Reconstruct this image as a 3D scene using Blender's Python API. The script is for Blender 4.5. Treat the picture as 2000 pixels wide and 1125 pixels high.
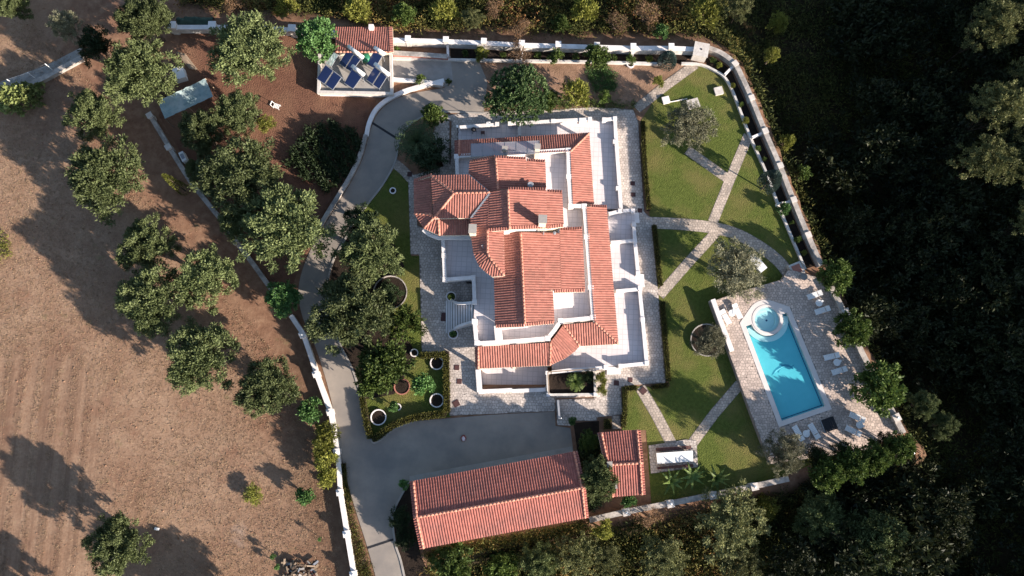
import bpy, bmesh, math, random
import numpy as np
from mathutils import Vector, Matrix, geometry as mgeo

for o in list(bpy.data.objects):
    bpy.data.objects.remove(o)
scene = bpy.context.scene
COL = scene.collection

# ------------------------------------------------------------------ camera, sky, sun, exposure
FPX = 1500.0
TILT = math.atan(277.5 / FPX)
CAM_H = 92.2
CAM_Y = -CAM_H * math.tan(TILT)
cam_data = bpy.data.cameras.new('drone_camera')
cam_data.lens = 36.0 * FPX / 2000.0
cam_data.sensor_width = 36.0
cam_data.clip_end = 3000
cam = bpy.data.objects.new('drone_camera', cam_data)
cam.location = (0, CAM_Y, CAM_H)
cam.rotation_euler = (TILT, 0, 0)
COL.objects.link(cam)
scene.camera = cam

SUN_EL = math.radians(20.0)
SUN_AZ = Vector((0.855, -0.52)).normalized()
sun_dir = Vector((SUN_AZ.x * math.cos(SUN_EL), SUN_AZ.y * math.cos(SUN_EL), math.sin(SUN_EL)))
world = bpy.data.worlds.new('World')
scene.world = world
world.use_nodes = True
wn = world.node_tree.nodes
bg = wn['Background']
sky = wn.new('ShaderNodeTexSky')
sky.sky_type = 'NISHITA'
sky.sun_disc = False
sky.sun_elevation = SUN_EL
sky.sun_rotation = math.atan2(SUN_AZ.x, SUN_AZ.y)
sky.air_density = 1.0
sky.dust_density = 0.6
world.node_tree.links.new(sky.outputs[0], bg.inputs[0])
bg.inputs[1].default_value = 0.088
sl = bpy.data.lights.new('sun', 'SUN')
sl.energy = 5.0
sl.angle = math.radians(0.55)
sl.color = (1.0, 0.88, 0.77)
so = bpy.data.objects.new('sun', sl)
so.rotation_euler = sun_dir.to_track_quat('Z', 'Y').to_euler()
so.location = (60, -40, 60)
COL.objects.link(so)
vs = scene.view_settings
vs.view_transform = 'Standard'
vs.look = 'None'
vs.exposure = 1.4
vs.gamma = 1.0
vs.use_curve_mapping = False
scene.cycles.max_bounces = 5
scene.cycles.diffuse_bounces = 2
scene.cycles.transparent_max_bounces = 8
scene.cycles.use_denoising = True

rng = random.Random(7)

# ------------------------------------------------------------------ pixel (2000 x 1125 photograph) -> place at height z
CT, ST = math.cos(TILT), math.sin(TILT)
def P(px, py, z=0.0):
    x = (px - 1000.0) / FPX
    y = (562.5 - py) / FPX
    d = Vector((x, y * CT + ST, y * ST - CT))
    t = (z - CAM_H) / d.z
    return Vector((d.x * t, CAM_Y + d.y * t, z))
def PL(pts, z=0.0):
    return [P(p[0], p[1], z) for p in pts]
def curve(pts, n=6, closed=False):
    """Catmull-Rom through 2-D points."""
    out = []
    m = len(pts)
    rngi = range(m if closed else m - 1)
    for i in rngi:
        if closed:
            p0, p1, p2, p3 = pts[i - 1], pts[i], pts[(i + 1) % m], pts[(i + 2) % m]
        else:
            p0, p1, p2, p3 = pts[max(i - 1, 0)], pts[i], pts[i + 1], pts[min(i + 2, m - 1)]
        for k in range(n):
            t = k / n
            q = []
            for a in range(2):
                q.append(0.5 * ((2 * p1[a]) + (-p0[a] + p2[a]) * t + (2 * p0[a] - 5 * p1[a] + 4 * p2[a] - p3[a]) * t * t
                                + (-p0[a] + 3 * p1[a] - 3 * p2[a] + p3[a]) * t ** 3))
            out.append(tuple(q))
    if not closed:
        out.append(tuple(pts[-1]))
    return out

# ------------------------------------------------------------------ materials
def new_mat(name):
    m = bpy.data.materials.new(name)
    m.use_nodes = True
    nt = m.node_tree
    b = nt.nodes['Principled BSDF']
    return m, nt, b
def N(nt, t, **kw):
    n = nt.nodes.new(t)
    for k, v in kw.items():
        setattr(n, k, v)
    return n
def surf(name, c1, c2=None, scale=0.6, rough=0.85, bump=0.0, bscale=8.0, tint=0.0, c3=None, scale3=0.15, amt3=0.5, spec=0.3, detail=6.0, bdist=0.05):
    """two-tone noise colour, optional third larger-scale blotch colour, optional per-piece tint, bump"""
    m, nt, b = new_mat(name)
    L = nt.links.new
    geo = N(nt, 'ShaderNodeNewGeometry')
    c2 = c2 or tuple(v * 0.75 for v in c1)
    no = N(nt, 'ShaderNodeTexNoise'); no.inputs['Scale'].default_value = scale; no.inputs['Detail'].default_value = detail
    no.inputs['Roughness'].default_value = 0.65
    L(geo.outputs['Position'], no.inputs['Vector'])
    r = N(nt, 'ShaderNodeValToRGB'); r.color_ramp.elements[0].position = 0.32; r.color_ramp.elements[1].position = 0.68
    r.color_ramp.elements[0].color = (*c2, 1); r.color_ramp.elements[1].color = (*c1, 1)
    L(no.outputs['Fac'], r.inputs['Fac'])
    col = r.outputs['Color']
    if c3:
        n3 = N(nt, 'ShaderNodeTexNoise'); n3.inputs['Scale'].default_value = scale3; n3.inputs['Detail'].default_value = 7; n3.inputs['Roughness'].default_value = 0.6
        L(geo.outputs['Position'], n3.inputs['Vector'])
        r3 = N(nt, 'ShaderNodeValToRGB'); r3.color_ramp.elements[0].position = 0.45; r3.color_ramp.elements[1].position = 0.65
        r3.color_ramp.elements[0].color = (0, 0, 0, 1); r3.color_ramp.elements[1].color = (amt3, amt3, amt3, 1)
        L(n3.outputs['Fac'], r3.inputs['Fac'])
        mx = N(nt, 'ShaderNodeMixRGB'); mx.inputs['Color2'].default_value = (*c3, 1)
        L(r3.outputs['Color'], mx.inputs['Fac']); L(col, mx.inputs['Color1']); col = mx.outputs['Color']
    if tint:
        at = N(nt, 'ShaderNodeAttribute'); at.attribute_name = 'tint'
        mr = N(nt, 'ShaderNodeMapRange'); mr.inputs['To Min'].default_value = 1 - tint; mr.inputs['To Max'].default_value = 1 + tint
        L(at.outputs['Fac'], mr.inputs['Value'])
        hs = N(nt, 'ShaderNodeHueSaturation')
        L(mr.outputs['Result'], hs.inputs['Value']); L(col, hs.inputs['Color']); col = hs.outputs['Color']
    L(col, b.inputs['Base Color'])
    b.inputs['Roughness'].default_value = rough
    b.inputs['Specular IOR Level'].default_value = spec
    if bump:
        nb = N(nt, 'ShaderNodeTexNoise'); nb.inputs['Scale'].default_value = bscale; nb.inputs['Detail'].default_value = 5
        L(geo.outputs['Position'], nb.inputs['Vector'])
        bp = N(nt, 'ShaderNodeBump'); bp.inputs['Strength'].default_value = bump; bp.inputs['Distance'].default_value = bdist
        L(nb.outputs['Fac'], bp.inputs['Height']); L(bp.outputs['Normal'], b.inputs['Normal'])
    return m
def leafmat(name, dark, light, trans=0.25, rand=0.32):
    m, nt, b = new_mat(name)
    L = nt.links.new
    at = N(nt, 'ShaderNodeAttribute'); at.attribute_name = 'tint'
    r = N(nt, 'ShaderNodeValToRGB')
    r.color_ramp.elements[0].color = (*dark, 1); r.color_ramp.elements[1].color = (*light, 1)
    L(at.outputs['Fac'], r.inputs['Fac'])
    oi = N(nt, 'ShaderNodeObjectInfo')
    mr = N(nt, 'ShaderNodeMapRange'); mr.inputs['To Min'].default_value = 1 - rand; mr.inputs['To Max'].default_value = 1 + rand
    L(oi.outputs['Random'], mr.inputs['Value'])
    hs = N(nt, 'ShaderNodeHueSaturation')
    L(mr.outputs['Result'], hs.inputs['Value']); L(r.outputs['Color'], hs.inputs['Color'])
    b.inputs['Roughness'].default_value = 0.6
    b.inputs['Specular IOR Level'].default_value = 0.25
    L(hs.outputs['Color'], b.inputs['Base Color'])
    tr = N(nt, 'ShaderNodeBsdfTranslucent'); L(hs.outputs['Color'], tr.inputs['Color'])
    mx = N(nt, 'ShaderNodeMixShader'); mx.inputs['Fac'].default_value = trans
    out = nt.nodes['Material Output']
    L(b.outputs[0], mx.inputs[1]); L(tr.outputs[0], mx.inputs[2]); L(mx.outputs[0], out.inputs['Surface'])
    return m

M = {}
M['stucco'] = surf('white_stucco', (0.74, 0.69, 0.66), (0.66, 0.60, 0.57), 0.5, 0.9, 0.1, 20, c3=(0.50, 0.45, 0.41), scale3=0.6, amt3=0.4)
M['cream'] = surf('cream_stucco', (0.74, 0.64, 0.50), (0.66, 0.56, 0.43), 0.5, 0.9, 0.1, 20)
M['terrace'] = surf('pale_terrace_tiling', (0.70, 0.635, 0.63), (0.62, 0.56, 0.555), 0.35, 0.7, 0.0)
M['cap'] = surf('white_cap', (0.78, 0.74, 0.72), (0.68, 0.63, 0.61), 0.9, 0.8, 0.1, 15, c3=(0.52, 0.47, 0.43), scale3=0.7, amt3=0.45)
M['tile'] = surf('terracotta_tiles', (0.355, 0.145, 0.110), (0.285, 0.108, 0.081), 1.6, 0.8, 0.25, 30, tint=0.13, c3=(0.21, 0.095, 0.07), scale3=0.4, amt3=0.5)
M['tile_dark'] = surf('weathered_red_tiles', (0.335, 0.118, 0.092), (0.265, 0.090, 0.071), 1.6, 0.85, 0.25, 30, tint=0.13, c3=(0.17, 0.08, 0.07), scale3=0.35, amt3=0.5)
M['ridge'] = surf('ridge_tiles', (0.56, 0.25, 0.175), (0.46, 0.19, 0.13), 1.2, 0.8, 0.2, 25, tint=0.15)
M['stone'] = surf('pale_paving_stone', (0.56, 0.485, 0.425), (0.46, 0.40, 0.355), 1.2, 0.85, 0.12, 14, tint=0.18, c3=(0.27, 0.235, 0.21), scale3=0.35, amt3=0.5)
M['mortar'] = surf('paving_joint', (0.235, 0.20, 0.175), (0.18, 0.155, 0.135), 1.0, 0.9)
M['path'] = surf('garden_path_stone', (0.50, 0.41, 0.33), (0.40, 0.33, 0.27), 1.0, 0.9, 0.15, 14, tint=0.18, c3=(0.24, 0.2, 0.16), scale3=0.4, amt3=0.5)
M['deck'] = surf('pink_deck_stone', (0.58, 0.46, 0.385), (0.48, 0.385, 0.325), 1.0, 0.85, 0.12, 14, tint=0.18, c3=(0.30, 0.235, 0.20), scale3=0.3, amt3=0.5)
M['wallstone'] = surf('boundary_wall_stone', (0.50, 0.45, 0.40), (0.30, 0.27, 0.245), 2.2, 0.9, 0.5, 9, c3=(0.17, 0.155, 0.14), scale3=0.9, amt3=0.75)
M['wallwhite'] = surf('whitewashed_wall', (0.66, 0.62, 0.57), (0.46, 0.43, 0.40), 1.4, 0.9, 0.3, 9, c3=(0.28, 0.26, 0.24), scale3=0.8, amt3=0.5)
M['asphalt'] = surf('worn_concrete_drive', (0.31, 0.265, 0.22), (0.235, 0.205, 0.178), 0.35, 0.8, 0.15, 25, c3=(0.165, 0.15, 0.138), scale3=0.16, amt3=0.75, detail=10)
M['concrete'] = surf('light_concrete', (0.36, 0.33, 0.295), (0.26, 0.24, 0.22), 0.9, 0.9, 0.2, 12)
M['lawn'] = surf('mown_lawn', (0.108, 0.132, 0.030), (0.062, 0.082, 0.017), 2.6, 0.95, 1.0, 9, c3=(0.16, 0.135, 0.048), scale3=0.2, amt3=0.75, spec=0.1, bdist=0.14, detail=9)
M['soil'] = surf('red_garden_soil', (0.17, 0.085, 0.055), (0.115, 0.056, 0.038), 1.1, 0.97, 0.9, 6, spec=0.1, bdist=0.12, c3=(0.24, 0.14, 0.085), scale3=0.2, amt3=0.45)
M['drysoil'] = surf('dry_brown_soil', (0.32, 0.20, 0.135), (0.20, 0.118, 0.078), 1.3, 0.97, 0.7, 6, spec=0.1, bdist=0.1, c3=(0.13, 0.085, 0.05), scale3=0.3, amt3=0.6)
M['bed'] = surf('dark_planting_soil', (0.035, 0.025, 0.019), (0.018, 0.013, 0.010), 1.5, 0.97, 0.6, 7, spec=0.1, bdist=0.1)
M['bark'] = surf('bark', (0.12, 0.085, 0.06), (0.06, 0.045, 0.035), 3, 0.95, 0.5, 12)
M['white'] = surf('white_plastic', (0.78, 0.77, 0.75), (0.72, 0.71, 0.69), 1.0, 0.5)
M['pillarcap'] = surf('pillar_white', (0.62, 0.57, 0.52), (0.44, 0.40, 0.36), 1.5, 0.85, 0.2, 10)
M['lamp'] = surf('white_lamp_globe', (0.85, 0.85, 0.85), (0.82, 0.82, 0.82), 1.0, 0.25)
M['steel'] = surf('grey_steel', (0.30, 0.31, 0.33), (0.22, 0.23, 0.25), 2.0, 0.45)
M['black'] = surf('black_metal', (0.025, 0.025, 0.028), (0.016, 0.016, 0.02), 2.0, 0.6)
M['hatch'] = surf('dark_red_iron', (0.085, 0.036, 0.034), (0.055, 0.028, 0.027), 2.0, 0.7)
M['terracotta'] = surf('terracotta_wall', (0.40, 0.17, 0.125), (0.32, 0.13, 0.10), 1.0, 0.9, 0.2, 12)
M['bench'] = surf('red_brown_boards', (0.115, 0.045, 0.038), (0.075, 0.032, 0.03), 2.5, 0.8, 0.3, 10)
M['wood'] = surf('weathered_wood', (0.36, 0.27, 0.19), (0.22, 0.16, 0.11), 2.5, 0.9, 0.3, 12, tint=0.35)
M['tarp'] = surf('blue_green_shade_cloth', (0.33, 0.43, 0.43), (0.20, 0.28, 0.285), 0.8, 0.7, 0.8, 2.2, c3=(0.50, 0.53, 0.49), scale3=0.6, amt3=0.6, bdist=0.2)
M['net'] = surf('dark_green_netting', (0.045, 0.075, 0.052), (0.028, 0.048, 0.036), 1.5, 0.8, 0.6, 5)
M['greentank'] = surf('green_tank', (0.03, 0.18, 0.09), (0.02, 0.13, 0.07), 1.0, 0.4)
M['bagred'] = surf('red_fabric', (0.32, 0.07, 0.06), (0.2, 0.05, 0.045), 3.0, 0.8)
M['bagpale'] = surf('pale_pink_fabric', (0.72, 0.60, 0.60), (0.6, 0.48, 0.48), 3.0, 0.8)
M['poolcope'] = surf('pale_pool_coping', (0.66, 0.60, 0.56), (0.58, 0.53, 0.50), 0.8, 0.75, 0.1, 15)
M['pooltile'] = surf('turquoise_pool_lining', (0.15, 0.53, 0.585), (0.12, 0.48, 0.54), 0.5, 0.4)
M['poolline'] = surf('dark_blue_tile_band', (0.01, 0.07, 0.16), (0.01, 0.06, 0.14), 0.5, 0.4)
M['tublining'] = surf('pale_tub_lining', (0.62, 0.75, 0.74), (0.54, 0.69, 0.69), 0.8, 0.4)
M['dolphin'] = surf('blue_mosaic', (0.045, 0.28, 0.38), (0.035, 0.23, 0.33), 2.0, 0.4)
M['dolphinpale'] = surf('pale_blue_mosaic', (0.26, 0.68, 0.74), (0.22, 0.62, 0.68), 2.0, 0.4)

def solar_glass():
    m, nt, b = new_mat('dark_blue_collector_glass')
    b.inputs['Base Color'].default_value = (0.012, 0.022, 0.075, 1)
    b.inputs['Roughness'].default_value = 0.18
    return m
M['collector'] = solar_glass()
def thin_glass(name, tint, fac_add):
    m, nt, b = new_mat(name)
    L = nt.links.new
    tr = N(nt, 'ShaderNodeBsdfTransparent'); tr.inputs['Color'].default_value = (*tint, 1)
    L(tr.outputs[0], nt.nodes['Material Output'].inputs['Surface'])
    gl = N(nt, 'ShaderNodeBsdfGlossy'); gl.inputs['Roughness'].default_value = 0.08
    fr = N(nt, 'ShaderNodeLayerWeight'); fr.inputs['Blend'].default_value = 0.5
    pw = N(nt, 'ShaderNodeMath', operation='POWER'); pw.inputs[1].default_value = 5.0
    L(fr.outputs['Facing'], pw.inputs[0])
    ad = N(nt, 'ShaderNodeMath', operation='ADD'); ad.inputs[1].default_value = fac_add + 0.02
    L(pw.outputs[0], ad.inputs[0])
    mx = N(nt, 'ShaderNodeMixShader'); L(ad.outputs[0], mx.inputs[0]); L(tr.outputs[0], mx.inputs[1]); L(gl.outputs[0], mx.inputs[2])
    L(mx.outputs[0], nt.nodes['Material Output'].inputs['Surface'])
    return m, nt, gl, fr
def water():
    m, nt, gl, fr = thin_glass('clear_pool_water', (0.80, 0.98, 1.0), 0.0)
    geo = N(nt, 'ShaderNodeNewGeometry')
    no = N(nt, 'ShaderNodeTexNoise'); no.inputs['Scale'].default_value = 2.2; no.inputs['Detail'].default_value = 3
    nt.links.new(geo.outputs['Position'], no.inputs['Vector'])
    bp = N(nt, 'ShaderNodeBump'); bp.inputs['Strength'].default_value = 0.35; bp.inputs['Distance'].default_value = 0.08
    nt.links.new(no.outputs['Fac'], bp.inputs['Height'])
    nt.links.new(bp.outputs['Normal'], gl.inputs['Normal']); nt.links.new(bp.outputs['Normal'], fr.inputs['Normal'])
    return m
def add_grid(m, size, dark):
    nt = m.node_tree; b = nt.nodes['Principled BSDF']; L = nt.links.new
    src = b.inputs['Base Color'].links[0].from_socket
    geo = N(nt, 'ShaderNodeNewGeometry')
    mp = N(nt, 'ShaderNodeMapping'); mp.inputs['Rotation'].default_value = (0, 0, math.radians(3.2)); L(geo.outputs['Position'], mp.inputs['Vector'])
    br = N(nt, 'ShaderNodeTexBrick'); br.offset = 0.0; br.inputs['Scale'].default_value = 1.0
    br.inputs['Brick Width'].default_value = size; br.inputs['Row Height'].default_value = size; br.inputs['Mortar Size'].default_value = 0.028
    br.inputs['Color1'].default_value = (1, 1, 1, 1); br.inputs['Color2'].default_value = (.93, .93, .93, 1); br.inputs['Mortar'].default_value = (dark, dark, dark, 1)
    L(mp.outputs[0], br.inputs['Vector'])
    mx = N(nt, 'ShaderNodeMixRGB', blend_type='MULTIPLY'); mx.inputs['Fac'].default_value = 1.0
    L(src, mx.inputs['Color1']); L(br.outputs['Color'], mx.inputs['Color2']); L(mx.outputs['Color'], b.inputs['Base Color'])
add_grid(M['terrace'], 0.62, 0.74)
M['water'] = water()
def greyed_glass():
    m, nt, b = new_mat('greyed_canopy_glass')
    tr = N(nt, 'ShaderNodeBsdfTransparent'); tr.inputs['Color'].default_value = (.9, .9, .92, 1)
    b.inputs['Base Color'].default_value = (.42, .40, .43, 1); b.inputs['Roughness'].default_value = .35
    mx = N(nt, 'ShaderNodeMixShader'); mx.inputs['Fac'].default_value = .5  # clear panes with a grey surface mixed in
    nt.links.new(tr.outputs[0], mx.inputs[1]); nt.links.new(b.outputs[0], mx.inputs[2]); nt.links.new(mx.outputs[0], nt.nodes['Material Output'].inputs['Surface'])
    return m
M['canopyglass'] = greyed_glass()

# leaf materials
M['lf_olive'] = leafmat('olive_leaves', (0.034, 0.049, 0.016), (0.185, 0.22, 0.088), 0.15)
M['lf_silver'] = leafmat('silver_olive_leaves', (0.075, 0.078, 0.042), (0.29, 0.28, 0.18), 0.15)
M['lf_broad'] = leafmat('citrus_leaves', (0.026, 0.05, 0.011), (0.14, 0.195, 0.045), 0.2)
M['lf_bright'] = leafmat('fresh_green_leaves', (0.04, 0.1, 0.026), (0.16, 0.29, 0.09), 0.25)
M['lf_dark'] = leafmat('dark_evergreen_leaves', (0.012, 0.024, 0.010), (0.05, 0.075, 0.028), 0.12)
M['lf_yellow'] = leafmat('yellow_green_leaves', (0.09, 0.105, 0.02), (0.3, 0.3, 0.06), 0.25)
M['lf_blue'] = leafmat('blue_green_needles', (0.045, 0.075, 0.062), (0.14, 0.19, 0.16), 0.1)
M['lf_rust'] = leafmat('dry_rust_leaves', (0.09, 0.05, 0.026), (0.24, 0.15, 0.085), 0.2)
M['lf_wood'] = leafmat('wood_leaves_shade_painted', (0.006, 0.01, 0.004), (0.034, 0.04, 0.014), 0.12)  # wood leaves darkened, valley shade put into the colour
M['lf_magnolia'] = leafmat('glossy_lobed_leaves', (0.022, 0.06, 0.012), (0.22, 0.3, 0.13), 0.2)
M['lf_woodlit'] = leafmat('wood_leaves_sun_painted', (0.022, 0.030, 0.010), (0.21, 0.215, 0.085), 0.15)  # brighter copy of the wood leaves, sunlight put into the colour
M['straw'] = leafmat('straw_blades', (0.15, 0.088, 0.052), (0.47, 0.34, 0.21), 0.1)
M['lf_vine'] = leafmat('pale_vine_leaves', (0.06, 0.085, 0.02), (0.30, 0.34, 0.12), 0.25)
M['hedge'] = leafmat('box_hedge_leaves', (0.030, 0.036, 0.008), (0.125, 0.118, 0.025), 0.15)

def scrubmat():
    m, nt, b = new_mat('mixed_scrub_leaves')
    L = nt.links.new
    at = N(nt, 'ShaderNodeAttribute'); at.attribute_name = 'tint'
    r = N(nt, 'ShaderNodeValToRGB')
    e = r.color_ramp.elements
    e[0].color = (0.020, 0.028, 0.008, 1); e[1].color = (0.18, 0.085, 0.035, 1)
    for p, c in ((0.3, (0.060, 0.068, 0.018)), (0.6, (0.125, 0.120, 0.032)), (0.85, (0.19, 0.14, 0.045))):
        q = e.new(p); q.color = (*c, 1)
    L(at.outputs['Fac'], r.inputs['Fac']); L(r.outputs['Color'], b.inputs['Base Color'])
    b.inputs['Roughness'].default_value = 0.8; b.inputs['Specular IOR Level'].default_value = 0.15
    return m
M['scrub'] = scrubmat()

# ------------------------------------------------------------------ objects
ORG = {}
def tag(o, label=None, cat=None, group=None, kind=None):
    if label: o['label'] = label
    if cat: o['category'] = cat
    if group: o['group'] = group
    if kind: o['kind'] = kind
    return o
def thing(name, loc, label, cat, group=None):
    o = bpy.data.objects.new(name, None)
    o.empty_display_size = 0.2
    o.location = loc
    COL.objects.link(o)
    ORG[o.name] = Vector(loc)
    return tag(o, label, cat, group)
def copy_tree(o, parent=None):
    c = o.copy(); COL.objects.link(c); c.parent = parent
    ORG[c.name] = ORG.get(o.name, Vector((0, 0, 0)))
    for ch in o.children:
        copy_tree(ch, c)
    return c
class MB:
    def __init__(s): s.v = []; s.f = []; s.t = []
    def add(s, verts, faces, tint=None):
        n = len(s.v)
        s.v += [tuple(p) for p in verts]
        s.f += [[i + n for i in f] for f in faces]
        s.t += [rng.random() if tint is None else tint] * len(faces)
    def prism(s, pts, z0, z1, tint=None, top=True, bottom=False):
        """pts: list of Vectors (xy used), z1 float or list"""
        n = len(pts)
        ar = sum(pts[i].x * pts[(i + 1) % n].y - pts[(i + 1) % n].x * pts[i].y for i in range(n))
        if ar < 0: 
            pts = pts[::-1]
            if isinstance(z1, (list, tuple)): z1 = list(z1)[::-1]
            if isinstance(z0, (list, tuple)): z0 = list(z0)[::-1]
        zt = z1 if isinstance(z1, (list, tuple)) else [z1] * n
        zb = z0 if isinstance(z0, (list, tuple)) else [z0] * n
        V = [(p.x, p.y, zb[i]) for i, p in enumerate(pts)] + [(p.x, p.y, zt[i]) for i, p in enumerate(pts)]
        F = [[i, (i + 1) % n, n + (i + 1) % n, n + i] for i in range(n)]
        if top: F.append(list(range(n, 2 * n)))
        if bottom: F.append(list(range(n - 1, -1, -1)))
        s.add(V, F, tint)
    def holed(s, outer, holes, z0, z1):
        loops = [[Vector((p.x, p.y, 0)) for p in outer]] + [[Vector((p.x, p.y, 0)) for p in h] for h in holes]
        tris = mgeo.tessellate_polygon(loops)
        flat = [p for l in loops for p in l]
        V = [(p.x, p.y, z1) for p in flat]
        F = []
        for t in tris:
            a, b, c = (flat[i] for i in t)
            if (b - a).cross(c - a).z < 0: t = t[::-1]
            F.append(list(t))
        s.add(V, F)
        for l in loops:
            n = len(l)
            s.add([(p.x, p.y, z0) for p in l] + [(p.x, p.y, z1) for p in l], [[i, (i + 1) % n, n + (i + 1) % n, n + i] for i in range(n)])
    def box(s, c, sx, sy, sz, rot=0.0, tint=None):
        """c = centre of the BOTTOM"""
        ca, sa = math.cos(rot), math.sin(rot)
        pts = [Vector((c[0] + x * ca - y * sa, c[1] + x * sa + y * ca, 0)) for x, y in ((-sx/2, -sy/2), (sx/2, -sy/2), (sx/2, sy/2), (-sx/2, sy/2))]
        s.prism(pts, c[2], c[2] + sz, tint, True, True)
    def bar(s, p, q, w, h, tint=None):
        """a straight beam from p to q (any direction), w wide, h tall"""
        p, q = Vector(p), Vector(q)
        d = (q - p).normalized()
        u = d.cross(Vector((0, 0, 1)))
        if u.length < 1e-4: u = Vector((1, 0, 0))
        u.normalize(); k = u.cross(d).normalized()
        o = [(-w/2, -h/2), (w/2, -h/2), (w/2, h/2), (-w/2, h/2)]
        V = [e + u * a + k * b for e in (p, q) for a, b in o]
        s.add(V, [[0, 1, 5, 4], [1, 2, 6, 5], [2, 3, 7, 6], [3, 0, 4, 7], [3, 2, 1, 0], [4, 5, 6, 7]], tint)
    def tube(s, p, q, r0, r1, n=7, caps=True, tint=None):
        p, q = Vector(p), Vector(q)
        d = (q - p).normalized()
        u = d.orthogonal().normalized(); w = d.cross(u)
        V = []
        for e, r in ((p, r0), (q, r1)):
            for i in range(n):
                a = 2 * math.pi * i / n
                V.append(e + (u * math.cos(a) + w * math.sin(a)) * r)
        F = [[i, (i + 1) % n, n + (i + 1) % n, n + i] for i in range(n)]
        if caps: F += [list(range(n - 1, -1, -1)), list(range(n, 2 * n))]
        s.add(V, F, tint)
    def lathe(s, c, prof, n=20, tint=None):
        V = []
        for r, z in prof:
            for i in range(n):
                a = 2 * math.pi * i / n
                V.append((c[0] + r * math.cos(a), c[1] + r * math.sin(a), c[2] + z))
        F = []
        for k in range(len(prof) - 1):
            for i in range(n):
                F.append([k * n + i, k * n + (i + 1) % n, (k + 1) * n + (i + 1) % n, (k + 1) * n + i])
        if prof[0][0] > 1e-6: F.append(list(range(n - 1, -1, -1)))
        if prof[-1][0] > 1e-6: F.append([(len(prof) - 1) * n + i for i in range(n)])
        s.add(V, F, tint)
    def wallline(s, pts, w, z0, z1, closed=False):
        """a wall of thickness w following a line of points, mitred"""
        n = len(pts)
        Lp, Rp = [], []
        for i in range(n):
            a = pts[i - 1] if (i > 0 or closed) else None
            c = pts[(i + 1) % n] if (i < n - 1 or closed) else None
            b = pts[i]
            d1 = (b - a).xy.normalized() if a is not None else None
            d2 = (c - b).xy.normalized() if c is not None else None
            if d1 is None: d1 = d2
            if d2 is None: d2 = d1
            t = (d1 + d2)
            t = t.normalized() if t.length > 1e-5 else d1
            nrm = Vector((-t.y, t.x))
            k = 1.0 / max(0.35, nrm.dot(Vector((-d1.y, d1.x))))
            Lp.append(Vector((b.x + nrm.x * w/2*k, b.y + nrm.y * w/2*k, 0)))
            Rp.append(Vector((b.x - nrm.x * w/2*k, b.y - nrm.y * w/2*k, 0)))
        zz1 = z1 if isinstance(z1, (list, tuple)) else [z1] * n
        m = n if closed else n - 1
        for i in range(m):
            j = (i + 1) % n
            V = [(*Rp[i].xy, z0), (*Rp[j].xy, z0), (*Lp[j].xy, z0), (*Lp[i].xy, z0),
                 (*Rp[i].xy, zz1[i]), (*Rp[j].xy, zz1[j]), (*Lp[j].xy, zz1[j]), (*Lp[i].xy, zz1[i])]
            F = [[0, 1, 5, 4], [2, 3, 7, 6], [4, 5, 6, 7]]
            if not closed and i == 0: F.append([3, 0, 4, 7])
            if not closed and i == m - 1: F.append([1, 2, 6, 5])
            s.add(V, F, 0.5)
    def build(s, name, mat, parent=None, smooth=False, kind=None, label=None):
        me = bpy.data.meshes.new(name)
        org = ORG.get(parent.name, Vector((0, 0, 0))) if parent else Vector((0, 0, 0))
        me.from_pydata([(p[0] - org.x, p[1] - org.y, p[2] - org.z) for p in s.v], [], s.f)
        a = me.attributes.new('tint', 'FLOAT', 'FACE')
        a.data.foreach_set('value', s.t)
        if smooth:
            me.polygons.foreach_set('use_smooth', [True] * len(me.polygons))
        me.materials.append(M[mat] if isinstance(mat, str) else mat)
        me.update()
        o = bpy.data.objects.new(name, me)
        COL.objects.link(o)
        o.parent = parent
        ORG[o.name] = org
        if kind: o['kind'] = kind
        if label: o['label'] = label
        return o

def inpoly(X, Y, poly):
    """vectorised even-odd test; poly list of (x, y)"""
    c = np.zeros(X.shape, bool)
    n = len(poly)
    for i in range(n):
        x1, y1 = poly[i][0], poly[i][1]; x2, y2 = poly[(i + 1) % n][0], poly[(i + 1) % n][1]
        if y1 == y2: continue
        k = ((y1 > Y) != (y2 > Y)) & (X < (x2 - x1) * (Y - y1) / (y2 - y1) + x1)
        c ^= k
    return c
def nearest(X, Y, poly, closed=True):
    """nearest point on the outline and the distance"""
    n = len(poly)
    bd = np.full(X.shape, 1e18); bx = X.copy(); by = Y.copy()
    for i in range(n if closed else n - 1):
        x1, y1 = poly[i][0], poly[i][1]; x2, y2 = poly[(i + 1) % n][0], poly[(i + 1) % n][1]
        dx, dy = x2 - x1, y2 - y1
        L2 = dx * dx + dy * dy + 1e-12
        t = np.clip(((X - x1) * dx + (Y - y1) * dy) / L2, 0, 1)
        qx, qy = x1 + t * dx, y1 + t * dy
        d = (X - qx) ** 2 + (Y - qy) ** 2
        k = d < bd
        bd = np.where(k, d, bd); bx = np.where(k, qx, bx); by = np.where(k, qy, by)
    return bx, by, np.sqrt(bd)

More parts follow.
